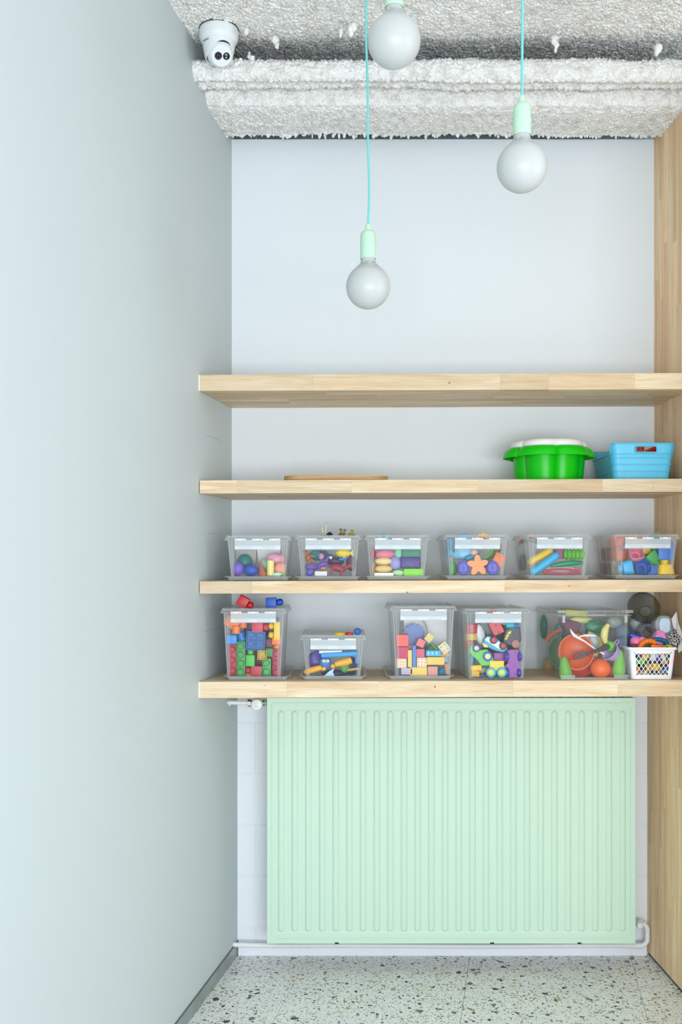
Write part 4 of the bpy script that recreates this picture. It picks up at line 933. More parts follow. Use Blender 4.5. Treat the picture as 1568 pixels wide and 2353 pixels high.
# ---------------------------------------------------------------- low box with the googly-eyed toy
Y = BX['B2']['Yin']
o = toy('block', 780, 1502, 84, 11, Y+.0, '#1f9be0', a=3, d=.07, bev=.006, label='bright blue tray-like dish at the top of the low box', name='toy_dish', cat='dish')
toy('block', 760, 1496.5, 52, 6, Y+.006, '#eef2ee', a=1, d=.05, label='white rim piece on the bright blue dish', name='flat_piece')
o = toy('ball', 748, 1524, 28, 32, Y-.002, '#3a78bb', label='round blue toy with two googly eyes and yellow arms', name='googly_toy', d=.036)
o.location.y += .0
part(o, 'hair_tuft', G().torus(.016, .003, (0, -.006, .015), 16, 8, 25, 150), '#b02a5c')
for x in (-.0055, .0075):
    e = part(o, 'eye', G().ell((.013, .010, .011), (x, -.016, .009)), '#f6f6f4'); part(e, 'pupil', G().ell((.0035, .002, .0035), (x-.001, -.0212, .0085)), '#14161a')
for (uu, vv, lab) in ((744, 1537, 0), (765, 1531, 0)): q = P(uu, vv, Y+.0)-o.location; part(o, 'hand', G().ell((.017, .014, .015), (q.x, -.012, q.z)), '#f0b42a')
q1 = P(728, 1537, Y)-o.location
part(o, 'arm', G().tube([(q1.x-.040, -.004, q1.z-.013), (q1.x-.02, -.008, q1.z-.006), (q1.x, -.010, q1.z), (q1.x+.016, -.010, q1.z+.004)], [.009, .0105, .0105, .009], 12), '#f0b02c')
q2 = P(790, 1522, Y)-o.location
part(o, 'arm', G().tube([(q2.x-.030, -.010, q2.z-.008), (q2.x-.01, -.008, q2.z-.003), (q2.x+.012, -.006, q2.z+.002), (q2.x+.026, -.004, q2.z+.007)], [.009, .0125, .0135, .012], 12), '#f0b02c')
q3 = P(757, 1548, Y)-o.location
part(o, 'fin', G().extr([(q3.x-.020, q3.z-.010), (q3.x+.018, q3.z-.008), (q3.x+.012, q3.z+.004), (q3.x+.018, q3.z+.018), (q3.x, q3.z+.008)], -.012, -.006), '#b9d7ea')
o = toy('disc', 793, 1535, 20, 20, Y+.012, '#66b54a', d=.02, label='green spiral disc right of the googly-eyed toy', name='toy_disc')
part(o, 'spiral', G().tube([(.0015*t_*math.cos(t_)*.7, -.0115, .0015*t_*math.sin(t_)*.7) for t_ in [k*.35 for k in range(2, 34)]], .0008, 6), '#3c8a33')
toy('lump', 726, 1516, 36, 42, Y+.02, '#57429c', d=.04, label='purple lump at the left of the low box', name='soft_toy', seed=51, amp=.25)
toy('rod', 812, 1538, 28, 6, Y+.006, '#c9a63a', a=8, label='thin mustard stick at the right of the low box', name='toy_stick')
toy('lump', 806, 1530, 40, 40, Y+.06, '#2b4a86', d=.06, label='dark blue lump at the back right of the low box', name='soft_toy', seed=53)
toy('lump', 770, 1546, 60, 16, Y+.03, '#35355c', d=.05, label='dark indigo piece on the bottom of the low box', name='soft_toy', seed=54)
toy('block', 820, 1510, 8, 26, Y+.02, '#1a7fc0', d=.05, label='blue upright piece at the right wall of the low box', name='toy_block', cat='block')
zt2 = BX['B2']['zb']+BX['B2']['H']
def lidtoy(u, w_, col, hgt, lab, nm='toy_disc', yy=.05):
    Yc = YF+yy+.02; s = Yc/F; o = O(nm, G().lathe([(w_*s*.5, 0), (w_*s*.52, hgt*.3), (w_*s*.45, hgt*.8), (w_*s*.2, hgt), (.0001, hgt)], 24), plastic(col), None, ((u-U0)*s, Yc, zt2-.004)); return tag(o, lab, 'toy')
lidtoy(781, 25, '#e9c21e', .011, 'yellow dome lying on the lid of the low box', yy=.03)
lidtoy(803, 18, '#d9302c', .010, 'red dome on the lid between the yellow and blue pieces', yy=.05)
Yc = YF+.07; o = tag(O('toy_ring', G().torus(.0095, .0035, n=24, k=10), plastic('#1c63c6'), None, ((822-U0)*Yc/F, Yc, zt2+.0075), (math.radians(-25), 0, 0)), 'blue ring leaning at the right end of the low box lid', 'toy')
part(o, 'hub', G().ell((.008, .006, .008)), '#2f86e0')

# ---------------------------------------------------------------- tall box of wooden blocks
Y = BX['B3']['Yin']
def wb(u, v, w_, h_, y, c, a, lab, **k): return toy(k.pop('kind', 'block'), u, v, w_, h_, Y+y, c, a=a, label=lab, name=k.pop('name', 'wooden_block'), cat='block', rough=.6, **k)
wb(925, 1471, 27, 27, .0, '#ee6f63', 0, 'coral cube on top of the dark pink cube')
wb(925, 1498.5, 26, 26, .0, '#c8476a', 0, 'dark pink cube under the coral cube')
o = toy('gear', 952, 1458, 52, 46, Y+.05, '#5c7fc0', d=.018, n=14, label='blue toothed disc behind the coral cube', name='toy_gear')
wb(962, 1485, 40, 60, .075, '#6a86bd', 25, 'blue slab leaning behind the pale cubes', d=.02)
wb(967, 1477, 18, 18, .0, '#e78182', -24, 'small salmon cube standing on a corner')
wb(986, 1465, 17, 18, .002, '#e5cc8c', -36, 'natural wood cube on its corner, highest of the blocks')
wb(993, 1487, 40, 22, .03, '#5ba36a', 0, 'green wedge block behind the light blue car', kind='cone', d=.03)
wb(1021, 1488, 21, 24, .0, '#ead8ac', 38, 'tilted natural cube with blue dots', dots=(2, 2, '#5fa4d6'))
wb(966, 1500, 19, 19, .0, '#d96580', 0, 'rose cube above the pink-dotted block')
o = wb(996, 1501, 34, 13, .0, '#4db4e2', 0, 'light blue wooden car on top of the yellow plank', name='wooden_car', d=.018)
for x in (-.017, -.004, .010): part(o, 'window', G().box((x, -.0125, .001), (.007, .001, .010)), '#8fd0ee')
wb(952, 1508, 9, 50, .0, '#5d86c6', 0, 'narrow blue upright stick block', d=.018)
wb(942, 1513, 9, 39, .0, '#ecd27a', 0, 'narrow yellow upright stick block', d=.018)
wb(923, 1523, 23, 22, .0, '#ecdcba', 0, 'natural block with orange dots under the dark pink cube', dots=(4, 4, '#e2875a'))
wb(969, 1521, 23, 22, .0, '#efdcc0', 0, 'natural block with rings of pink dots', dots=(3, 3, '#d86a78'))
wb(1001, 1518, 40, 18, .0, '#eccb68', 0, 'yellow plank block below the light blue car', d=.026)
wb(962, 1542, 39, 19, .0, '#efd06a', 0, 'yellow plank block on the bottom of the wooden block box', d=.026)
wb(994, 1541, 23, 21, .0, '#dfa09a', 0, 'dusty pink dotted block right of the bottom yellow plank', dots=(4, 4, '#c8736f'))
wb(1015, 1543, 18, 19, .0, '#1f6f8e', 0, 'dark teal round piece on the bottom right', kind='ball')
wb(1027, 1536, 11, 24, .01, '#c48a72', 0, 'brown strip block at the lower right wall')
wb(935, 1542, 26, 15, .0, '#c3b6d0', 0, 'pale lilac block in the bottom left corner')
wb(1019, 1516, 18, 12, .01, '#8fb6d6', 10, 'pale blue block right of the yellow plank')
wb(943, 1490, 12, 18, .03, '#e48a94', 0, 'pink block behind the narrow sticks')
wb(1022, 1505, 18, 12, .02, '#f0b27a', 15, 'apricot block beneath the tilted dotted cube')
wb(972, 1470, 96, 100, .16, '#eef0f1', 0, 'white paper sheet standing at the back of the wooden block box', d=.003) if 0 else tag(O('paper_sheet', G().box((0, 0, 0), (.150, .0012, .155)), plastic('#eff1f3', .8), None, tuple(P(978, 1476, Y+.10)), (math.radians(-4), 0, 0)), 'white paper sheet standing behind the wooden blocks', 'paper')
toy('bentrod', 974, 1438, 44, 10, Y+.06, '#a7aaa2', a=-66, t=4, b=.5, label='grey bent wire standing behind the wooden cubes', name='bent_wire', cat='wire')
toy('rod', 995, 1482, 34, 6, Y+.004, '#4c8d57', a=-50, label='dark green stick leaning beside the highest cube', name='toy_stick')

# ---------------------------------------------------------------- tall box of toy cars
Y = BX['B4']['Yin']
def wheel(o, x, z, r, tyre, hub, y=-.012, d=.010):
    wh = part(o, 'wheel', G().lathe([(r*.55, 0), (r, .001), (r, d-.001), (r*.9, d), (r*.6, d*.95), (r*.55, d*.8)], 20, (x, y, z), 'y'), tyre)
    part(wh, 'hub', G().lathe([(r*.62, 0), (r*.62, d*.9), (r*.35, d*1.05), (.0001, d*1.08)], 18, (x, y, z), 'y'), hub)
s = Y/F
def poly(u, v, pts): return [((a-u)*s, (v-b)*s) for a, b in pts]
def car(u, v, pts, y, col, lab, wheels, d=.024, hue=None, extras=()):
    o = O('toy_car', G().extr(poly(u, v, pts), 0, d), plastic(col), None, tuple(P(u, v, Y+y)), smooth=True, ang=30)
    bv = o.modifiers.new('round', 'BEVEL'); bv.width = .0025; bv.segments = 2; bv.limit_method = 'ANGLE'
    tag(o, lab, 'toy car', 'toy cars in the tall box')
    for (a, b, r, t_, h_) in wheels: wheel(o, (a-u)*s, (v-b)*s, r*s, t_, h_, y=.003)
    for (nm, pp, c_) in extras: part(o, nm, G().extr(poly(u, v, pp), -.0015, .002), c_)
    return o
car(1112, 1508, [(1082, 1484), (1090, 1480), (1106, 1494), (1120, 1492), (1132, 1506), (1136, 1518), (1124, 1530), (1106, 1530), (1098, 1518), (1086, 1508), (1078, 1496)], .004, '#5fc24a', 'green toy car with blue-rimmed wheels', [(1095, 1489, 9, '#1c4f9e', '#e9e3a0'), (1121, 1508, 11, '#1c5fb0', '#e9e3a0')])
car(1145, 1487, [(1112, 1470), (1120, 1462), (1138, 1462), (1150, 1474), (1166, 1488), (1168, 1492), (1158, 1500), (1140, 1496), (1122, 1488), (1112, 1478)], .012, '#2aa6bc', 'teal and white toy racing car', [(1134.5, 1470.5, 9, '#2a2c36', '#d83a48'), (1156.5, 1484, 9, '#2a2c36', '#d83a48')],
    extras=(('white_stripe', [(1114, 1470), (1121, 1463), (1150, 1476), (1166, 1488), (1160, 1491), (1148, 1492), (1126, 1478)], '#e8ecee'), ('nose', [(1108, 1476), (1120, 1482), (1122, 1488), (1112, 1487)], '#e6cf8a')))
car(1180, 1463, [(1158, 1462), (1163, 1446), (1178, 1440), (1196, 1442), (1199, 1470), (1190, 1486), (1170, 1484), (1156, 1474)], .03, '#272b38', 'dark toy car with yellow side windows', [(1184.5, 1479.5, 9.5, '#85898e', '#ef6a3c')],
    extras=(('window', [(1168, 1452), (1176, 1449), (1174, 1456), (1166, 1458)], '#e3d84a'), ('window', [(1164, 1459), (1171, 1458), (1169, 1463), (1162, 1464)], '#e3d84a'), ('window', [(1161, 1466), (1168, 1464), (1166, 1469), (1160, 1470)], '#e3d84a')))
car(1141, 1446, [(1122, 1432), (1150, 1428), (1161, 1452), (1138, 1462), (1134, 1458)], .022, '#d23440', 'red toy truck bed tilted below the latch', [], d=.02,
    extras=(('screw', [(1138, 1436), (1141, 1435), (1142, 1438), (1139, 1439)], '#3a1a22'), ('screw', [(1145, 1452), (1148, 1451), (1149, 1454), (1146, 1455)], '#3a1a22')))
# purple car seen from below
o = O('toy_car', G().extr(poly(1183, 1524, [(1166, 1496), (1174, 1493), (1190, 1493), (1195, 1500), (1194, 1527), (1196, 1534), (1192, 1556), (1170, 1556), (1167, 1534), (1162, 1530), (1168, 1524)]), 0, .024), plastic('#8c3a9e'), None, tuple(P(1183, 1524, Y+.004)), ang=30)
tag(o, 'purple toy car seen from below, on the right of the car box', 'toy car', 'toy cars in the tall box')
for (a, b, h_) in ((1165, 1509, 22), (1195, 1509, 22), (1166, 1546, 20), (1193, 1546, 20)): part(o, 'wheel', G().cyl(h_*s/2, .013, ((a-1183)*s, .004, (1524-b)*s), 'x', 20, .002), '#4b39a8')
for (a, b) in ((1184, 1498), (1184, 1530), (1184, 1549)): part(o, 'screw', G().cyl(.0025, .002, ((a-1183)*s, -.0008, (1524-b)*s), 'y', 12), '#4a1a58')
# yellow cart on cyan wheels
o = O('toy_cart', G().extr(poly(1142, 1532, [(1127, 1519), (1159, 1519), (1159, 1538), (1152, 1543), (1143, 1541), (1134, 1546), (1126, 1538)]), .004, .030), plastic('#e6cf22'), None, tuple(P(1142, 1532, Y-.002)), ang=30); tag(o, 'yellow toy cart with two cyan wheels at the bottom', 'toy car', 'toy cars in the tall box')
for a in (1128.5, 1153.5): wheel(o, (a-1142)*s, (1532-1545)*s, 11.5*s, '#2cb0d2', '#ecd93a', y=.004)
def stuff4(kind, u, v, w_, h_, y, c, a, lab, **k): return toy(kind, u, v, w_, h_, Y+y, c, a=a, label=lab, name=k.pop('name', 'toy_piece'), cat='toy', **k)
stuff4('cyl', 1084, 1444, 30, 22, .03, '#c23a50', 0, 'crimson drum at the upper left of the car box', name='toy_drum')
stuff4('cyl', 1083, 1463, 28, 16, .03, '#dcb343', 0, 'mustard drum beneath the crimson drum', name='toy_drum')
stuff4('cyl', 1081, 1481, 26, 18, .035, '#c94f4a', 0, 'brick red drum under the mustard drum', name='toy_drum')
stuff4('lump', 1103, 1458, 24, 50, .03, '#dfe4e6', 12, 'white curved piece beside the stacked drums', d=.03, seed=61)
stuff4('cyl', 1172, 1436, 15, 18, .01, '#35b6c6', -88, 'small cyan cylinder at the top right', name='toy_drum')
stuff4('cyl', 1186, 1437, 13, 14, .012, '#2a6fae', -88, 'small blue cylinder right of the cyan one', name='toy_drum')
stuff4('block', 1120, 1441, 22, 34, .04, '#4a5a66', 30, 'slate grey plate behind the red truck bed', d=.02)
stuff4('block', 1147, 1510, 26, 22, .02, '#9a3a96', 0, 'magenta block behind the yellow cart', d=.03)
stuff4('block', 1094, 1534, 24, 12, .0, '#ecc21c', 4, 'yellow roof piece at the lower left', d=.03)
stuff4('block', 1092, 1547, 18, 14, .002, '#d9a82a', -6, 'ochre piece beneath the yellow roof piece', d=.03)
stuff4('lump', 1110, 1540, 26, 16, .014, '#a9a89c', 16, 'grey crumpled piece left of the cyan wheels', seed=63, amp=.3)
stuff4('block', 1111, 1552, 34, 8, .02, '#2a2c3c', 0, 'dark piece on the bottom left of the car box', d=.03)
stuff4('block', 1170, 1551, 30, 8, .03, '#2b2430', 0, 'dark piece on the bottom right of the car box', d=.03)
stuff4('lump', 1085, 1516, 16, 26, .03, '#3a86c4', 0, 'blue piece behind the green car', seed=65)
stuff4('lump', 1187, 1478, 14, 30, .06, '#e2574a', 0, 'scarlet piece at the right wall of the car box', seed=66)
stuff4('lump', 1150, 1500, 90, 60, .10, '#39415c', 0, 'dark blue-grey mass at the back of the car box', seed=67, d=.06)
stuff4('lump', 1140, 1455, 80, 44, .10, '#4a5568', 0, 'slate mass high at the back of the car box', seed=68, d=.06)
stuff4('block', 1128, 1404, 20, 10, .05, '#c94862', 10, 'pink-red piece pressed under the lid of the car box', d=.03)

# ---------------------------------------------------------------- big clear box of play kitchen things
M_big = clear('big_box_plastic', '#f4f8f7', .035, .1, edge=.16)
M_bigrim = clear('big_box_rim', '#e0eae8', .30, .2)
Yb = 3.376; s = Yb/F
def bigbox():
    u0, u1 = 1284, 1450; W = (1461-1279)*s; x = ((1276+1464)/2-U0)*s; D = .352; rz = math.radians(3.5); x -= .009; zb = sz(3, x)+.001
    H = (1564-1405)*s; root = tag(E('storage_box', (x, Yb+D/2+.008, zb), (0, 0, rz)), 'big clear lidded box full of play kitchen things, next to the white basket', 'box', GT)
    wt = .238; wbm = .230; dt = .335; db = .325; T = .0018; z1 = H-.014
    out = [rr(wbm-.004, db-.004, .016, 0)]+[rr(wbm+(wt-wbm)*q, db+(dt-db)*q, .018, .002+(z1-.002)*q) for q in (0, .25, .5, .75, 1)]
    inn = [rr(wbm+(wt-wbm)*q-2*T, db+(dt-db)*q-2*T, .017, .004+(z1-.004)*q) for q in (1, .75, .5, .25, 0)]
    O('body', G().loft(out+inn), M_big, root)
    g = G(); g.box((0, -db/2-.0005, .003), (wbm*.96, .003, .006), .001)
    for sx in (-1, 1): g.box((sx*wbm*.40, -db/2-.001, .008), (.05, .003, .015), .001)
    O('foot_rim', g, M_bigrim, root)
    g = G(); g.loft([rr(W-.006, D, .02, z1-.004), rr(W-.006, D, .02, z1-.001), rr(W-.024, D-.018, .018, z1+.001), rr(W-.03, D-.022, .018, H-.002), rr(W-.034, D-.026, .018, H), rr(W-.044, D-.036, .016, H), rr(W-.048, D-.040, .015, H-.005), rr(W-.30*W, D-.1, .015, H-.005)])
    O('lid', g, M_lid, root)
    g = G()
    for sx in (-1, 1): g.box((sx*(W/2-.017), -D/2+.004, H-.003), (.028, .012, .010), .003)
    O('lid_corner', g, M_bigrim, root)
    for sx in (-1, 1): O('hook', G().box((sx*(W/2-.026), -D/2+.009, z1-.014), (.010, .003, .026), .001), M_latch, root)
    g = G()
    for xx in (-.062, -.024, .036, .08): g.box((xx, -D/2+.012, z1+.003), (.0015, .004, .012))
    g.box((.006, -D/2+.010, z1-.001), (.060, .003, .004)); O('lid_ribs', g, M_bigrim, root)
bigbox()
Y = Yb+.030; s = Y/F
def kit(kind, u, v, w_, h_, y, c, a, nm, cat, lab, **k): return toy(kind, u, v, w_, h_, Y+y, c, a=a, name=nm, cat=cat, label=lab, **k)
o = kit('bowl', 1325, 1498, 79, 70, .035, '#e3652c', 0, 'toy_bowl', 'bowl', 'orange toy bowl tipped with its mouth to the front', d=.002, rx=-8, depth=.28)
kit('bowl', 1337, 1527, 62, 50, .045, '#d8342c', 0, 'toy_bowl', 'bowl', 'red toy bowl under the orange bowl', d=.002, rx=24, depth=.30)
o = kit('ball', 1380, 1536, 48, 46, .0, '#f26a25', 0, 'toy_ball', 'ball', 'bright orange ball on the bottom of the big box')
part(o, 'seam', G().torus(.0352, .0006, (0, 0, -.004), 30, 5).xf(Matrix.Rotation(math.pi/2, 4, 'X')), '#d9561a')
def veg(u, v, L_, w_, y, c, a, nm, lab, calyx='#dfe3cf'):
    s = (Y+y)/F; L_ *= s; w_ *= s; g = G()
    g.lathe([(.0001, -L_/2), (w_*.30, -L_*.47), (w_*.46, -L_*.36), (w_*.5, -L_*.22), (w_*.45, 0), (w_*.36, L_*.2), (w_*.28, L_*.36), (w_*.16, L_*.46), (.0001, L_*.5)], 22)
    o = O(nm, g, plastic(c, .6), None, tuple(P(u, v, Y+y+w_/2)), ang=180); o.rotation_euler = (0, -math.radians(a), 0); tag(o, lab, 'toy vegetable')
    g = G()
    for k in range(6):
        t = k*math.pi/3; g.tube([(0, 0, -L_*.5+.004), (w_*.22*math.cos(t), w_*.22*math.sin(t), -L_*.47), (w_*.42*math.cos(t), w_*.42*math.sin(t), -L_*.38)], [.002, .0018, .0006], 6)
    part(o, 'calyx', g, calyx); return o
veg(1299, 1536, 56, 30, .0, '#6cb545', 8, 'toy_marrow', 'green toy vegetable in the lower left corner of the big box')
veg(1423, 1526, 68, 30, .0, '#79bd52', -4, 'toy_marrow', 'long green toy vegetable at the right wall of the big box')
# lilac pot with lid flange, tipped
o = kit('bowl', 1403, 1497, 42, 40, .012, '#b59bd8', 55, 'toy_pot', 'toy pot', 'lilac toy cooking pot tipped on its side', d=.03, rx=-70, rz=0, depth=.62)
part(o, 'pot_rim', G().torus(.0320, .0022, (0, -.001, 0), 30, 6), '#c3acdf')
for sx in (-1, 1): part(o, 'handle', G().torus(.0085, .0022, (sx*.040, 0, 0), 14, 6), '#b59bd8')
kit('lump', 1404, 1486, 26, 26, .03, '#6fbf45', 0, 'toy_leaf', 'toy vegetable', 'bright green leafy piece inside the lilac pot', seed=71, amp=.4)
# fork
def fork():
    o = O('toy_fork', G(), plastic('#2b3138', .45)) if 0 else None
    c = P(1357, 1496, Y-.008); sc = Y/F; q = lambda u, v: ((u-1357)*sc, (1496-v)*sc)
    g = G(); hand = [q(1401, 1482), q(1402, 1489), q(1392, 1495), q(1371, 1500), q(1349, 1504), q(1345, 1500), q(1369, 1492), q(1388, 1483), q(1395, 1481)]
    g.extr(hand[::-1], -.003, .003)
    pl_ = [q(1350, 1505), q(1346, 1499), q(1338, 1495.5), q(1326, 1500), q(1315, 1508), q(1318, 1509), q(1330, 1504), q(1336, 1503), q(1338, 1506), q(1331, 1509), q(1322, 1512), q(1316, 1516), q(1326, 1516.5), q(1338, 1513), q(1346, 1510)]
    g.extr(pl_[::-1], -.002, .002)
    o = O('toy_fork', g, plastic('#2b3138', .45), None, tuple(c)); b = o.modifiers.new('round', 'BEVEL'); b.width = .0012; b.segments = 2; b.limit_method = 'ANGLE'
    tag(o, 'dark grey two-pronged toy fork lying across the orange bowl', 'fork')
fork()
def spoon(pts, rad, y, c, lab, bowlr=None):
    p0 = P(pts[0][0], pts[0][1], Y+y); g = G(); q = [P(a, b, Y+y)-p0 for a, b in pts]; g.tube(q, rad, 10)
    o = O('toy_spatula', g, plastic(c, .5), None, tuple(p0)); return tag(o, lab, 'utensil')
spoon([(1311, 1445), (1314, 1452), (1320, 1460), (1332, 1467), (1346, 1475), (1368, 1491), (1389, 1503)], [.001, .004, .0055, .0045, .003, .0032, .0035], .012, '#f2efe8', 'white toy spatula running down to the lilac pot')
spoon([(1331, 1463), (1345, 1460), (1360, 1460), (1370, 1461)], [.002, .004, .0045, .003], .02, '#eef0ee', 'short white toy knife crossing behind the spatula')
kit('bowl', 1299, 1500, 78, 74, .19, '#86b888', 20, 'toy_bowl', 'bowl', 'pale green toy bowl behind the left wall of the big box', d=.002, rx=-12, rz=-30, depth=.35)
kit('arc', 1300, 1482, 90, 70, .115, '#e0743e', 0, 'curved_toy', 'toy', 'orange curved rim above the pale green bowl', t=10, a0=30, a1=165)
kit('cone', 1318, 1440, 70, 40, .09, '#84506e', -60, 'toy_cone', 'toy', 'dusky purple cone lying in the upper part of the big box', d=.05)
kit('lump', 1372, 1442, 54, 34, .10, '#2f8a6c', -5, 'leafy_piece', 'toy vegetable', 'dark green leafy piece at the upper middle of the big box', seed=72, amp=.35, d=.04)
kit('bentrod', 1396, 1456, 60, 22, .03, '#ece08e', 82, 'toy_banana', 'toy fruit', 'pale yellow toy banana standing upright', t=17, b=.3)
kit('lump', 1432, 1458, 40, 44, .13, '#7f9fc2', 0, 'soft_piece', 'toy', 'greyish blue soft piece at the right of the big box', seed=73, d=.05)
kit('lump', 1430, 1480, 36, 36, .09, '#5f86bd', 0, 'soft_piece', 'toy', 'denim blue soft piece behind the lilac pot', seed=78, d=.05)
kit('block', 1372, 1464, 48, 36, .11, '#2d8c94', 0, 'toy_block', 'block', 'dark teal block in the middle of the big box', d=.05)
kit('block', 1362, 1480, 44, 44, .075, '#d8b25c', -30, 'toy_board', 'toy', 'tan board tilted behind the spatula', d=.012)
kit('ball', 1364, 1474, 26, 36, .06, '#b3cdd4', 20, 'toy_egg', 'toy', 'pale blue-grey oval piece behind the spatula')
kit('lump', 1408, 1543, 34, 34, .02, '#a8323e', 0, 'toy_tomato', 'toy fruit', 'dark red round fruit between the ball and long green vegetable', seed=74, amp=.06)
kit('block', 1318, 1407, 48, 13, .10, '#c9cf3e', -4, 'toy_plate', 'toy', 'yellow-green plate lying under the lid of the big box', d=.09)
kit('lump', 1334, 1424, 54, 18, .10, '#d6d996', 0, 'soft_piece', 'toy', 'pale yellow soft piece beneath the yellow-green plate', seed=75, d=.05)
kit('ball', 1250, 1440, 16, 56, .27, '#2f8d70', 0, 'toy_cucumber', 'toy vegetable', 'dark green upright oval against the left wall of the big box', d=.05)
kit('lump', 1262, 1530, 26, 40, .26, '#d9b27a', 0, 'soft_piece', 'toy', 'tan piece at the back left corner of the big box', seed=76)
kit('ball', 1296, 1446, 44, 36, .16, '#2d8a9c', 0, 'toy_ball', 'ball', 'dark teal ball behind the upper left wall of the big box')
kit('lump', 1355, 1545, 90, 20, .08, '#5a2a3c', 0, 'soft_piece', 'toy', 'dark wine piece on the floor of the big box', seed=77, d=.06)
kit('ball', 1412, 1430, 36, 30, .15, '#b9c9c0', 0, 'toy_ball', 'ball', 'grey translucent looking ball at the upper right of the big box')

# ---------------------------------------------------------------- white lattice basket at the right end
def basket():
    Yf = 3.375; s = Yf/F; ub, ut = (1452, 1546), (1451, 1560); z0 = sz(3, P(1500, 0, Yf).x)+.001; z1 = P(0, 1488, Yf).z
    xc = ((1452+1555)/2-U0)*s; H = z1-z0; wt = (1559-1452)*s; wbm = (1546-1453)*s; D = .20
    root = tag(E('lattice_basket', (xc, Yf+D/2+.01, z0)), 'white plastic basket with diamond holes at the right end of the lowest shelf', 'basket')
    M = plastic('#f1f3f6', .35)
    # rim and solid bands
    O('rim', G().loft([rr(wt+.002, D+.004, .012, H-.010), rr(wt+.008, D+.010, .014, H-.009), rr(wt+.010, D+.012, .014, H-.006), rr(wt+.006, D+.008, .013, H), rr(wt-.004, D-.002, .011, H), rr(wt-.004, D-.002, .011, H-.010)], close=True), M, root)
    def wd(q): return wbm+(wt-wbm)*q, D*.90+D*.10*q
    def band(q0, q1, nm):
        w0, d0 = wd(q0); w1, d1 = wd(q1); t = .003
        O(nm, G().loft([rr(w0, d0, .012, H*q0), rr(w1, d1, .012, H*q1), rr(w1-t, d1-t, .011, H*q1), rr(w0-t, d0-t, .011, H*q0)], close=True), M, root)
    band(.80, .96, 'upper_band'); band(0, .14, 'lower_band')
    w0, d0 = wd(0); O('base', G().loft([rr(w0-.004, d0-.004, .011, .0), rr(w0-.004, d0-.004, .011, .003)]), M, root)
    # solid corners
    for sx in (-1, 1):
        for sy in (-1, 1):
            a0, b0 = wd(.1); a1, b1 = wd(.85); e = .017
            g = G(); lo = []
            for (a, b, q) in ((a0, b0, .1), (a1, b1, .85)):
                X, Yy = sx*a/2, sy*b/2; r = .010
                cx, cy = X-sx*r, Yy-sy*r; pts = [(X-sx*e, Yy)]+[(cx+sx*r*math.sin(t), cy+sy*r*math.cos(t)) for t in [math.pi/2*k/5 for k in range(6)]]+[(X, Yy-sy*e)]
                ins = [(px-sx*.002*(1 if i > 0 else 0), py-sy*.002*(1 if i < len(pts)-1 else 0)) for i, (px, py) in enumerate(pts)]
                lo.append([(px, py, H*q) for px, py in pts+ins[::-1]])
            g.loft(lo); O('corner_post', g, M, root)
    # lattice strands on four sides
    for side in range(4):
        front = side < 2; sgn = -1 if side % 2 == 0 else 1
        q0, q1 = .13, .81; g = G(); n = 8 if front else 9
        def pt(f, q):
            a, b = wd(q); half = (a if front else b)/2-.012
            return (f*half, sgn*(b/2-.0012), H*q) if front else (sgn*(a/2-.0012), f*half, H*q)
        rows = 3.4
        m = 40
        for dirn in (-1, 1):
            for k in range(-5, n+6):
                # strands zig between rows: a sine-eased crossing gives elongated diamonds
                seg = []
                for i in range(m+1):
                    q = i/m; ph = q*rows*1.0
                    f = -1+2*((k+dirn*ph)/n)
                    if -1.001 <= f <= 1.001: seg.append(pt(f, q0+(q1-q0)*q))
                    else:
                        if len(seg) > 1: g.tube(seg, .00125, 6)
                        seg = []
                if len(seg) > 1: g.tube(seg, .00125, 6)
        O('lattice_side', g, M, root)
    return root, s, Yf
_, s, Yf = basket()
Y = Yf+.022
random.seed(9)
# colourful small pieces seen through the holes, each placed as the photo shows it
bk = [(1458, 1502, 9, 12, '#23b4cf', 'cyan'), (1464, 1499, 8, 8, '#1a2830', 'black'), (1471, 1510, 9, 9, '#5147b0', 'violet'), (1476, 1504, 9, 8, '#c62336', 'red'), (1483, 1510, 11, 18, '#efc81e', 'yellow'), (1465, 1520, 10, 8, '#77d64a', 'lime'), (1477, 1521, 10, 9, '#6fd044', 'leaf green'),
      (1491, 1512, 9, 18, '#20282e', 'charcoal'), (1501, 1507, 14, 22, '#dfe6e8', 'pale grey'), (1509, 1501, 7, 8, '#2b9bd0', 'sky blue'), (1512, 1512, 7, 12, '#5a50b8', 'indigo'), (1519, 1506, 9, 10, '#ef7f20', 'orange'), (1526, 1512, 9, 16, '#d7e4ea', 'white'), (1527, 1520, 8, 9, '#f08a24', 'tangerine'),
      (1534, 1511, 9, 18, '#1f4a34', 'dark green'), (1541, 1505, 9, 10, '#e0a41e', 'amber'), (1546, 1511, 8, 14, '#cc2233', 'crimson'), (1538, 1520, 8, 8, '#e2702c', 'rust'), (1458, 1535, 9, 12, '#e07d1c', 'burnt orange'), (1464, 1540, 10, 12, '#cf7a22', 'copper'), (1471, 1546, 11, 9, '#a85c26', 'brown'),
      (1478, 1533, 9, 12, '#1d3a2c', 'forest green'), (1483, 1546, 9, 8, '#e8bf9a', 'peach'), (1489, 1534, 9, 12, '#d9ae1e', 'mustard'), (1497, 1534, 9, 12, '#c98f1c', 'gold'), (1504, 1532, 12, 12, '#e8c41c', 'lemon'), (1513, 1533, 9, 11, '#e3bd22', 'corn yellow'), (1506, 1546, 11, 8, '#4a2e22', 'dark brown'),
      (1517, 1545, 10, 9, '#9a6a4c', 'tan'), (1524, 1532, 9, 11, '#14304c', 'navy'), (1530, 1541, 10, 14, '#1f7fc4', 'azure'), (1538, 1537, 9, 12, '#1c6fb0', 'cobalt'), (1543, 1544, 9, 14, '#1b63a8', 'deep blue'), (1495, 1546, 10, 9, '#15181c', 'jet black'), (1456, 1548, 9, 8, '#d88a2c', 'honey')]
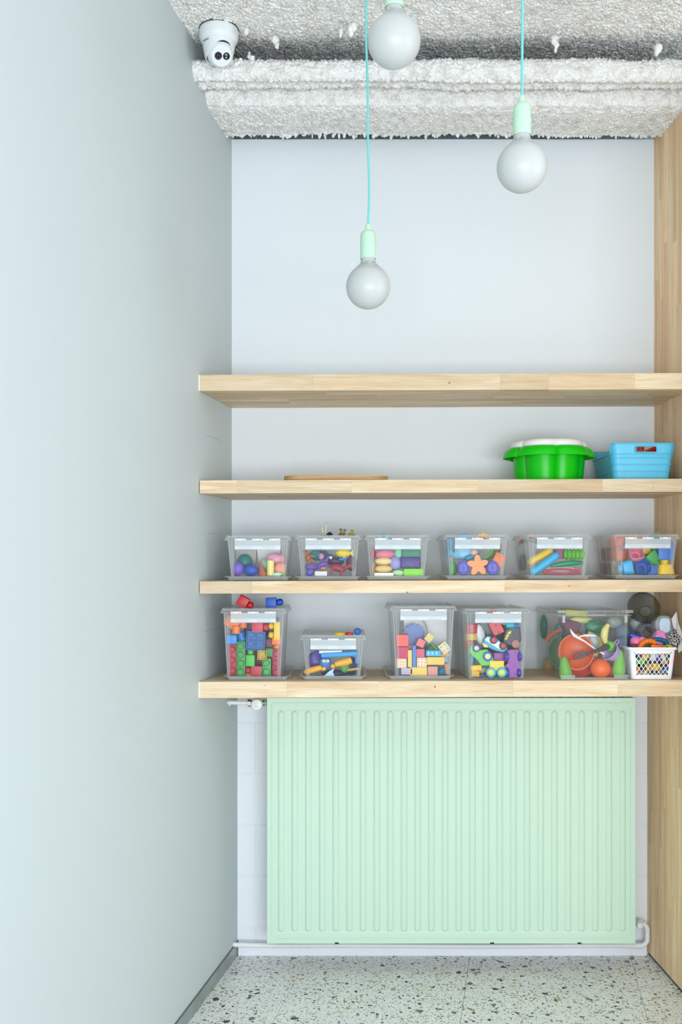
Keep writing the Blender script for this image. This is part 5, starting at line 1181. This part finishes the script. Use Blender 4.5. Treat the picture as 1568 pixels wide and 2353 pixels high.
for i, (u, v, w_, h_, c_, nm) in enumerate(bk):
    toy(['ball', 'block', 'lump', 'block'][i % 4], u, v, w_+3, h_+3, Y+(.004 if i % 2 else 0), c_, a=random.uniform(-30, 30), d=.016, name='small_toy', cat='toy', group='small toys inside the lattice basket',
        label='small %s toy piece behind the %s basket holes' % (nm, 'upper left' if (u < 1500 and v < 1527) else 'upper right' if v < 1527 else 'lower left' if u < 1500 else 'lower right'))
toy('block', 1500, 1522, 70, 48, Y+.03, '#22262c', d=.08, label='black toy crate filling the middle of the white basket', name='toy_crate', cat='toy')
# toys heaped above the rim
Y = Yf+.035
o = toy('lump', 1462, 1474, 26, 24, Y, '#ee7fae', d=.04, label='pink moulded toy at the left over the basket rim', name='pink_toy', seed=81, amp=.12)
part(o, 'hump', G().ell((.030, .030, .028), (.020, -.002, .003)), '#f08ab4')
toy('lump', 1461, 1484, 22, 10, Y-.006, '#6e3437', label='maroon piece under the pink moulded toy', name='toy_piece', seed=82)
o = tag(O('hose_toy', G(), plastic('#f07c12'), None), '', 'toy') if 0 else None
g = G(); n = 46; pts = []; rd = []
for k in range(n+1):
    t = k/n; a = math.radians(195-150*t); pts.append(Vector((.030*math.cos(a), 0, .026*math.sin(a)-.012))); rd.append(.0088*(1+.16*math.sin(t*math.pi*2*7)))
g.tube(pts, rd, 14); o = tag(O('hose_toy', g, plastic('#ee7812', .3), None, tuple(P(1492, 1482, Y-.004)), ang=60), 'orange corrugated hose bent over the basket rim', 'toy')
toy('block', 1512, 1486, 36, 9, Y-.008, '#ef7a14', d=.03, bev=.004, label='orange toy base beside the corrugated hose', name='orange_toy', a=-4)
o = toy('arc', 1512, 1486, 46, 34, Y+.004, '#136a92', t=11, a0=10, a1=115, label='dark blue glossy arch over the orange toy base', name='toy_arch', rough=.15)
toy('lump', 1534, 1484, 14, 8, Y+.004, '#49b02c', label='green bit at the foot of the dark blue arch', name='toy_piece', seed=84)
toy('cone', 1538, 1485, 10, 10, Y-.002, '#efd41c', a=60, label='yellow tip right of the dark blue arch', name='toy_cone')
o = toy('disc', 1514, 1468, 34, 40, Y+.035, '#ef7cba', d=.008, a=-18, label='pink toy plate standing in the white basket', name='toy_plate', cat='plate')
part(o, 'lilac_centre', G().lathe([(.015, 0), (.015, .005), (.013, .006), (.0001, .006)], 24, (-.004, -.002, -.002), 'y'), '#c9a4e6'); part(o, 'orange_dot', G().cyl(.0035, .003, (-.003, -.009, -.004), 'y', 14), '#ee6a24')
toy('rod', 1470, 1465, 48, 9, Y+.02, '#1258d8', a=-16, label='glossy royal blue stick behind the pink moulded toy', name='toy_stick', rough=.2)
# empty bottles
M_bot = clear('smoky_bottle', '#6d6751', .17, .1); M_bot2 = clear('clear_bottle', '#aab2bd', .12, .06); M_botw = clear('milky_bottle', '#dfe7ee', .55, .3)
def bottle(u, v, Y0, R, L_, mat, label, rn, tilt=(0, 0), flat=1, neck=True):
    pr = [(rn*.86, .002), (rn, 0), (rn, .004), (rn*.95, .006), (rn*1.03, .010), (rn*1.03, .013), (rn*.95, .016), (rn*.95, .022), (R*.55, .034), (R*.85, .052), (R, .080), (R*.97, .095), (R, .110), (R*.98, L_-.02), (R*.9, L_-.004), (R*.8, L_), (.0001, L_-.006)]
    inn = [(.0001, L_-.010), (R*.8-.001, L_-.004), (R*.88, L_-.008), (R*.96, L_-.02), (R*.96, .110), (R*.96, .080), (R*.82, .053), (R*.53, .036), (rn*.86, .022)]
    g = G(); g.lathe([(r_, -h_) for r_, h_ in pr+inn], 36, axis='y', close=True); g.xf(Matrix.Diagonal((1, 1, flat, 1)))
    o = O('plastic_bottle', g, mat, None, tuple(P(u, v, Y0)), (math.radians(tilt[0]), 0, math.radians(tilt[1]))); tag(o, label, 'bottle', 'empty plastic bottles at the right end of the shelf')
    return o
bottle(1484, 1406, 3.43, .055, .20, M_bot, 'large smoky brown bottle lying with its open mouth to the front', .0205, (4, -14), .95)
bottle(1492, 1452, 3.42, .033, .15, M_bot2, 'smaller clear bottle with its open mouth to the front', .0262, (-2, -9))
o = tag(O('plastic_bottle', G().loft([rr(.044, .052, .018, -.0), rr(.062, .066, .026, .004), rr(.068, .066, .03, .012), rr(.070, .067, .03, .10), rr(.04, .04, .018, .135), rr(.02, .02, .009, .14)], ).xf(Matrix.Rotation(-math.pi/2, 4, 'X')), M_botw, None, tuple(P(1528, 1437, 3.46)), (math.radians(0), 0, math.radians(3))), 'milky white bottle lying with its flat bottom to the front', 'bottle', 'empty plastic bottles at the right end of the shelf')
O('base_panel', G().loft([rr(.036, .050, .014, -.0035), rr(.038, .052, .015, -.002), rr(.038, .052, .015, .0), ]).xf(Matrix.Rotation(-math.pi/2, 4, 'X')), plastic('#c9dcf0', .3), o)
toy('lump', 1466, 1432, 40, 44, 3.50, '#8d959c', d=.05, label='grey crumpled clear wrap left of the bottles', name='plastic_wrap', cat='wrap', seed=91)
# folded patterned paper at the far right
Yq = 3.44; s = Yq/F; p0 = P(1550, 1440, Yq)
def sheet(name, pts, th, mat, par=None, loc=None):
    g = G(); n = len(pts); q = [P(a, b, yy)-p0 for a, b, yy in pts]
    g.add(q+[v_+Vector((0, th, 0)) for v_ in q], [tuple(range(n)), tuple(range(2*n-1, n-1, -1))]+[(i, i+n, (i+1) % n+n, (i+1) % n) for i in range(n)]); return O(name, g, mat, par, tuple(loc) if loc else (0, 0, 0), smooth=False)
M_pap = plastic('#d7d9dd', .8); M_pr = pattern_print()
r_ = sheet('folded_paper', [(1544, 1422, 3.45), (1555.5, 1405, 3.455), (1560, 1432, 3.46), (1570, 1458, 3.46), (1569, 1478, 3.45), (1561, 1488, 3.44), (1553, 1466, 3.44)], .002, M_pap, None, p0); tag(r_, 'folded white paper with a black pattern, right of the bottles', 'paper')
sheet('pattern_panel', [(1549, 1440, 3.436), (1557, 1450, 3.436), (1569, 1472, 3.44), (1560, 1484, 3.434), (1552, 1466, 3.434)], .001, M_pr, r_)
sheet('pattern_panel', [(1538, 1458, 3.43), (1545, 1452, 3.432), (1551, 1464, 3.432), (1558, 1484, 3.43), (1538, 1480, 3.43)], .001, M_pr, r_)
sheet('grey_panel', [(1531, 1452, 3.47), (1543, 1428, 3.47), (1548, 1450, 3.47), (1541, 1484, 3.46), (1535, 1484, 3.46)], .001, plastic('#b9b8c4', .7), r_)
sheet('corner_flap', [(1563, 1478, 3.445), (1575, 1470, 3.45), (1575, 1490, 3.45), (1560, 1500, 3.44), (1558, 1490, 3.44)], .001, M_pap, r_)

# ---------------------------------------------------------------- second shelf: green flower tub, blue basket, plywood board
def tub():
    Yc = 3.56; x = (1262-U0)*Yc/F; z0 = sz(1, x)+.001
    root = tag(E('flower_tub', (x, Yc, z0)), 'bright green flower-shaped tub with a white lid', 'tub')
    Mg = plastic('#05c60a', .3, .3); Mw = plastic('#eef0ee', .4)
    def lob(k=.165, ph=0): return lambda a: (1-k)+k*abs(math.sin(3*(a+math.pi/2)))**.55
    O('tub', G().lathe([(.112, 0), (.118, .004), (.1215, .030), (.1245, .060), (.127, .100), (.124, .102), (.1215, .060), (.115, .008), (.0001, .006)], 120, lobes=lob()), Mg, root, ang=30)
    rim = [(.131, .098), (.150, .0985), (.160, .0865), (.1625, .087), (.161, .098), (.154, .112), (.143, .120), (.131, .122), (.126, .121), (.126, .100)]
    O('rim', G().lathe(rim, 132, close=True, lobes=lob(.135)), Mg, root, ang=60)
    O('lid', G().lathe([(.130, .118), (.136, .124), (.135, .135), (.128, .1435), (.112, .1475), (.06, .1485), (.0001, .1485)], 120, lobes=lob(.12)), Mw, root, ang=40)
tub()
def blue_basket():
    Yf = 3.415; s = Yf/F; D = .285; xl, xr = (1408-U0)*s, (1552-U0)*s; wt = xr-xl; xc = (xl+xr)/2; z0 = sz(1, xc)+.001; wbm = (1544-1415)*s
    root = tag(E('handled_basket', (xc, Yf+D/2, z0)), 'sky blue plastic basket with a cut-out handle and ribbed sides', 'basket')
    M = plastic('#59c4e8', .4); zsid = P(0, 1042, Yf).z-z0; ztop = P(0, 1019, Yf).z-z0; t = .0022
    # wall height follows a profile along the perimeter: high at the two ends, low along the sides
    def top(px, py, d): 
        e = abs(py)/(d/2); k = max(0, min(1, (e-.80)/.10)); k = k*k*(3-2*k); return zsid+(ztop-zsid)*k
    NQ = 26; per = rr(1, 1, .1, 0, 6)
    # resample sides so that the shoulder is smooth
    def loop(q, inset=0):
        w_ = wbm+(wt-wbm)*q-2*inset; d_ = D*.86+(D-D*.86)*q-2*inset; base = rr(w_, d_, .020, 0, 6); out = []
        for i in range(len(base)):
            a, b = Vector(base[i]), Vector(base[(i+1) % len(base)]); m = 22 if (b-a).length > .05 else 1
            for k in range(m): p = a.lerp(b, k/m); out.append((p.x, p.y, d_))
        return out
    qs = [k/NQ for k in range(NQ+1)]; grooves = [.30, .56, .82, 1.08]
    def ring(q, inset):
        zz = q; L_ = loop(q, inset); o_ = []
        for (x_, y_, d_) in L_:
            T_ = top(x_, y_, d_); z = T_*q if q > .0 else 0
            # horizontal steps pressed into the wall at fixed heights
            stp = 0
            k = 1+stp*6; o_.append((x_*k, y_*k, z))
        return o_
    outer = [ring(q, 0) for q in qs]; inner = [ring(q, t) for q in reversed(qs[2:])]
    g = G(); g.loft([ring(0, .004)]+outer+inner)
    # cut the handle slots with a boolean
    body = O('body', g, M, root, ang=30)
    cut = bpy.data.meshes.new('slot'); cg = G(); x0 = (1485-(1408+1552)/2)*s
    hx, hz_ = 25*s, 6.8*s; zc = P(0, 1032, Yf).z-z0; r = .004
    lp = [(px, -D, pz) for px, pz in [(a, b) for a, b, _ in rr(hx*2, hz_*2, r, 0, 3, x0, zc)]]; lp2 = [(px, D, pz) for px, _, pz in lp]
    cg.loft([lp, lp2]); co = O('slot_cutter', cg, M, None); co.location = root.location
    md = body.modifiers.new('slot', 'BOOLEAN'); md.operation = 'DIFFERENCE'; md.object = co; md.solver = 'EXACT'
    bpy.context.view_layer.update()
    dg = bpy.context.evaluated_depsgraph_get(); me2 = bpy.data.meshes.new_from_object(body.evaluated_get(dg)); body.modifiers.clear(); body.data = me2
    bpy.data.objects.remove(co)
    # beads along the grooves and rolled rim
    for zz, nm in ((.030, 'rib'), (.052, 'rib'), (.074, 'rib'), (zsid-.002, 'rib')):
        w_ = wbm+(wt-wbm)*min(1, zz/zsid*.93); d_ = D*.86+(D*.14)*min(1, zz/zsid*.93)
        kk = 1+.0012*6
        lp = [Vector(p) for p in rr(w_*kk, d_*kk, .020, zz, 6)]
        O(nm, G().tube(lp, .0011, 6, closed=True), M, root)
    g = G(); T_ = []
    for (x_, y_, d_) in loop(1): k = 1+.0016*6; T_.append(Vector((x_*k, y_*k, top(x_, y_, d_))))
    O('rolled_rim', G().tube(T_, .0022, 8, closed=True), M, root, ang=180)
    O('slot_rim', G().tube([Vector((px, -D/2*.998, pz)) for px, _, pz in [(a, 0, b) for a, b, _ in rr(hx*2, hz_*2, r, 0, 3, x0, zc)]], .0015, 6, closed=True), M, root)
    bx_ = tag(O('red_scoop', G().ell((.11, .10, .05), (0, 0, .03)).tube([(.02, 0, .045), (.05, -.02, .058), (.07, -.05, .062)], [.010, .012, .008], 10).cyl(.012, .03, (.01, .02, .055)), plastic('#c9301c', .25), None, (xc+.022, Yf+D/2-.02, z0+ztop-.066)), 'glossy red toy seen through the handle slot of the blue basket', 'toy')
    tag(O('toy_block', G().box((0, 0, .0), (.11, .13, .05), .006), plastic('#b83a24', .4), None, (xc, Yf+D/2, z0+.031)), 'dark red block lying at the bottom of the blue basket', 'block')
blue_basket()
def board():
    Yf = 3.40; D = .26; xl, xr = (653-U0)*(Yf+.06)/F, (892-U0)*(Yf+.06)/F; xc = (xl+xr)/2; w_ = xr-xl; z0 = sz(1, xc)+.0012; H = .0175
    root = tag(E('plywood_board', (xc, Yf+D/2, z0)), 'thin plywood board with rounded corners lying on the second shelf', 'board')
    n = 7
    for k in range(n):
        a, b_ = H*k/n, H*(k+1)/n; ins = .0006 if k % 2 else 0
        O('ply_layer', G().loft([rr(w_-ins, D-ins, .060, a, 10), rr(w_-ins, D-ins, .060, b_, 10)]), M_plyd if k % 2 else M_ply, root)
board()
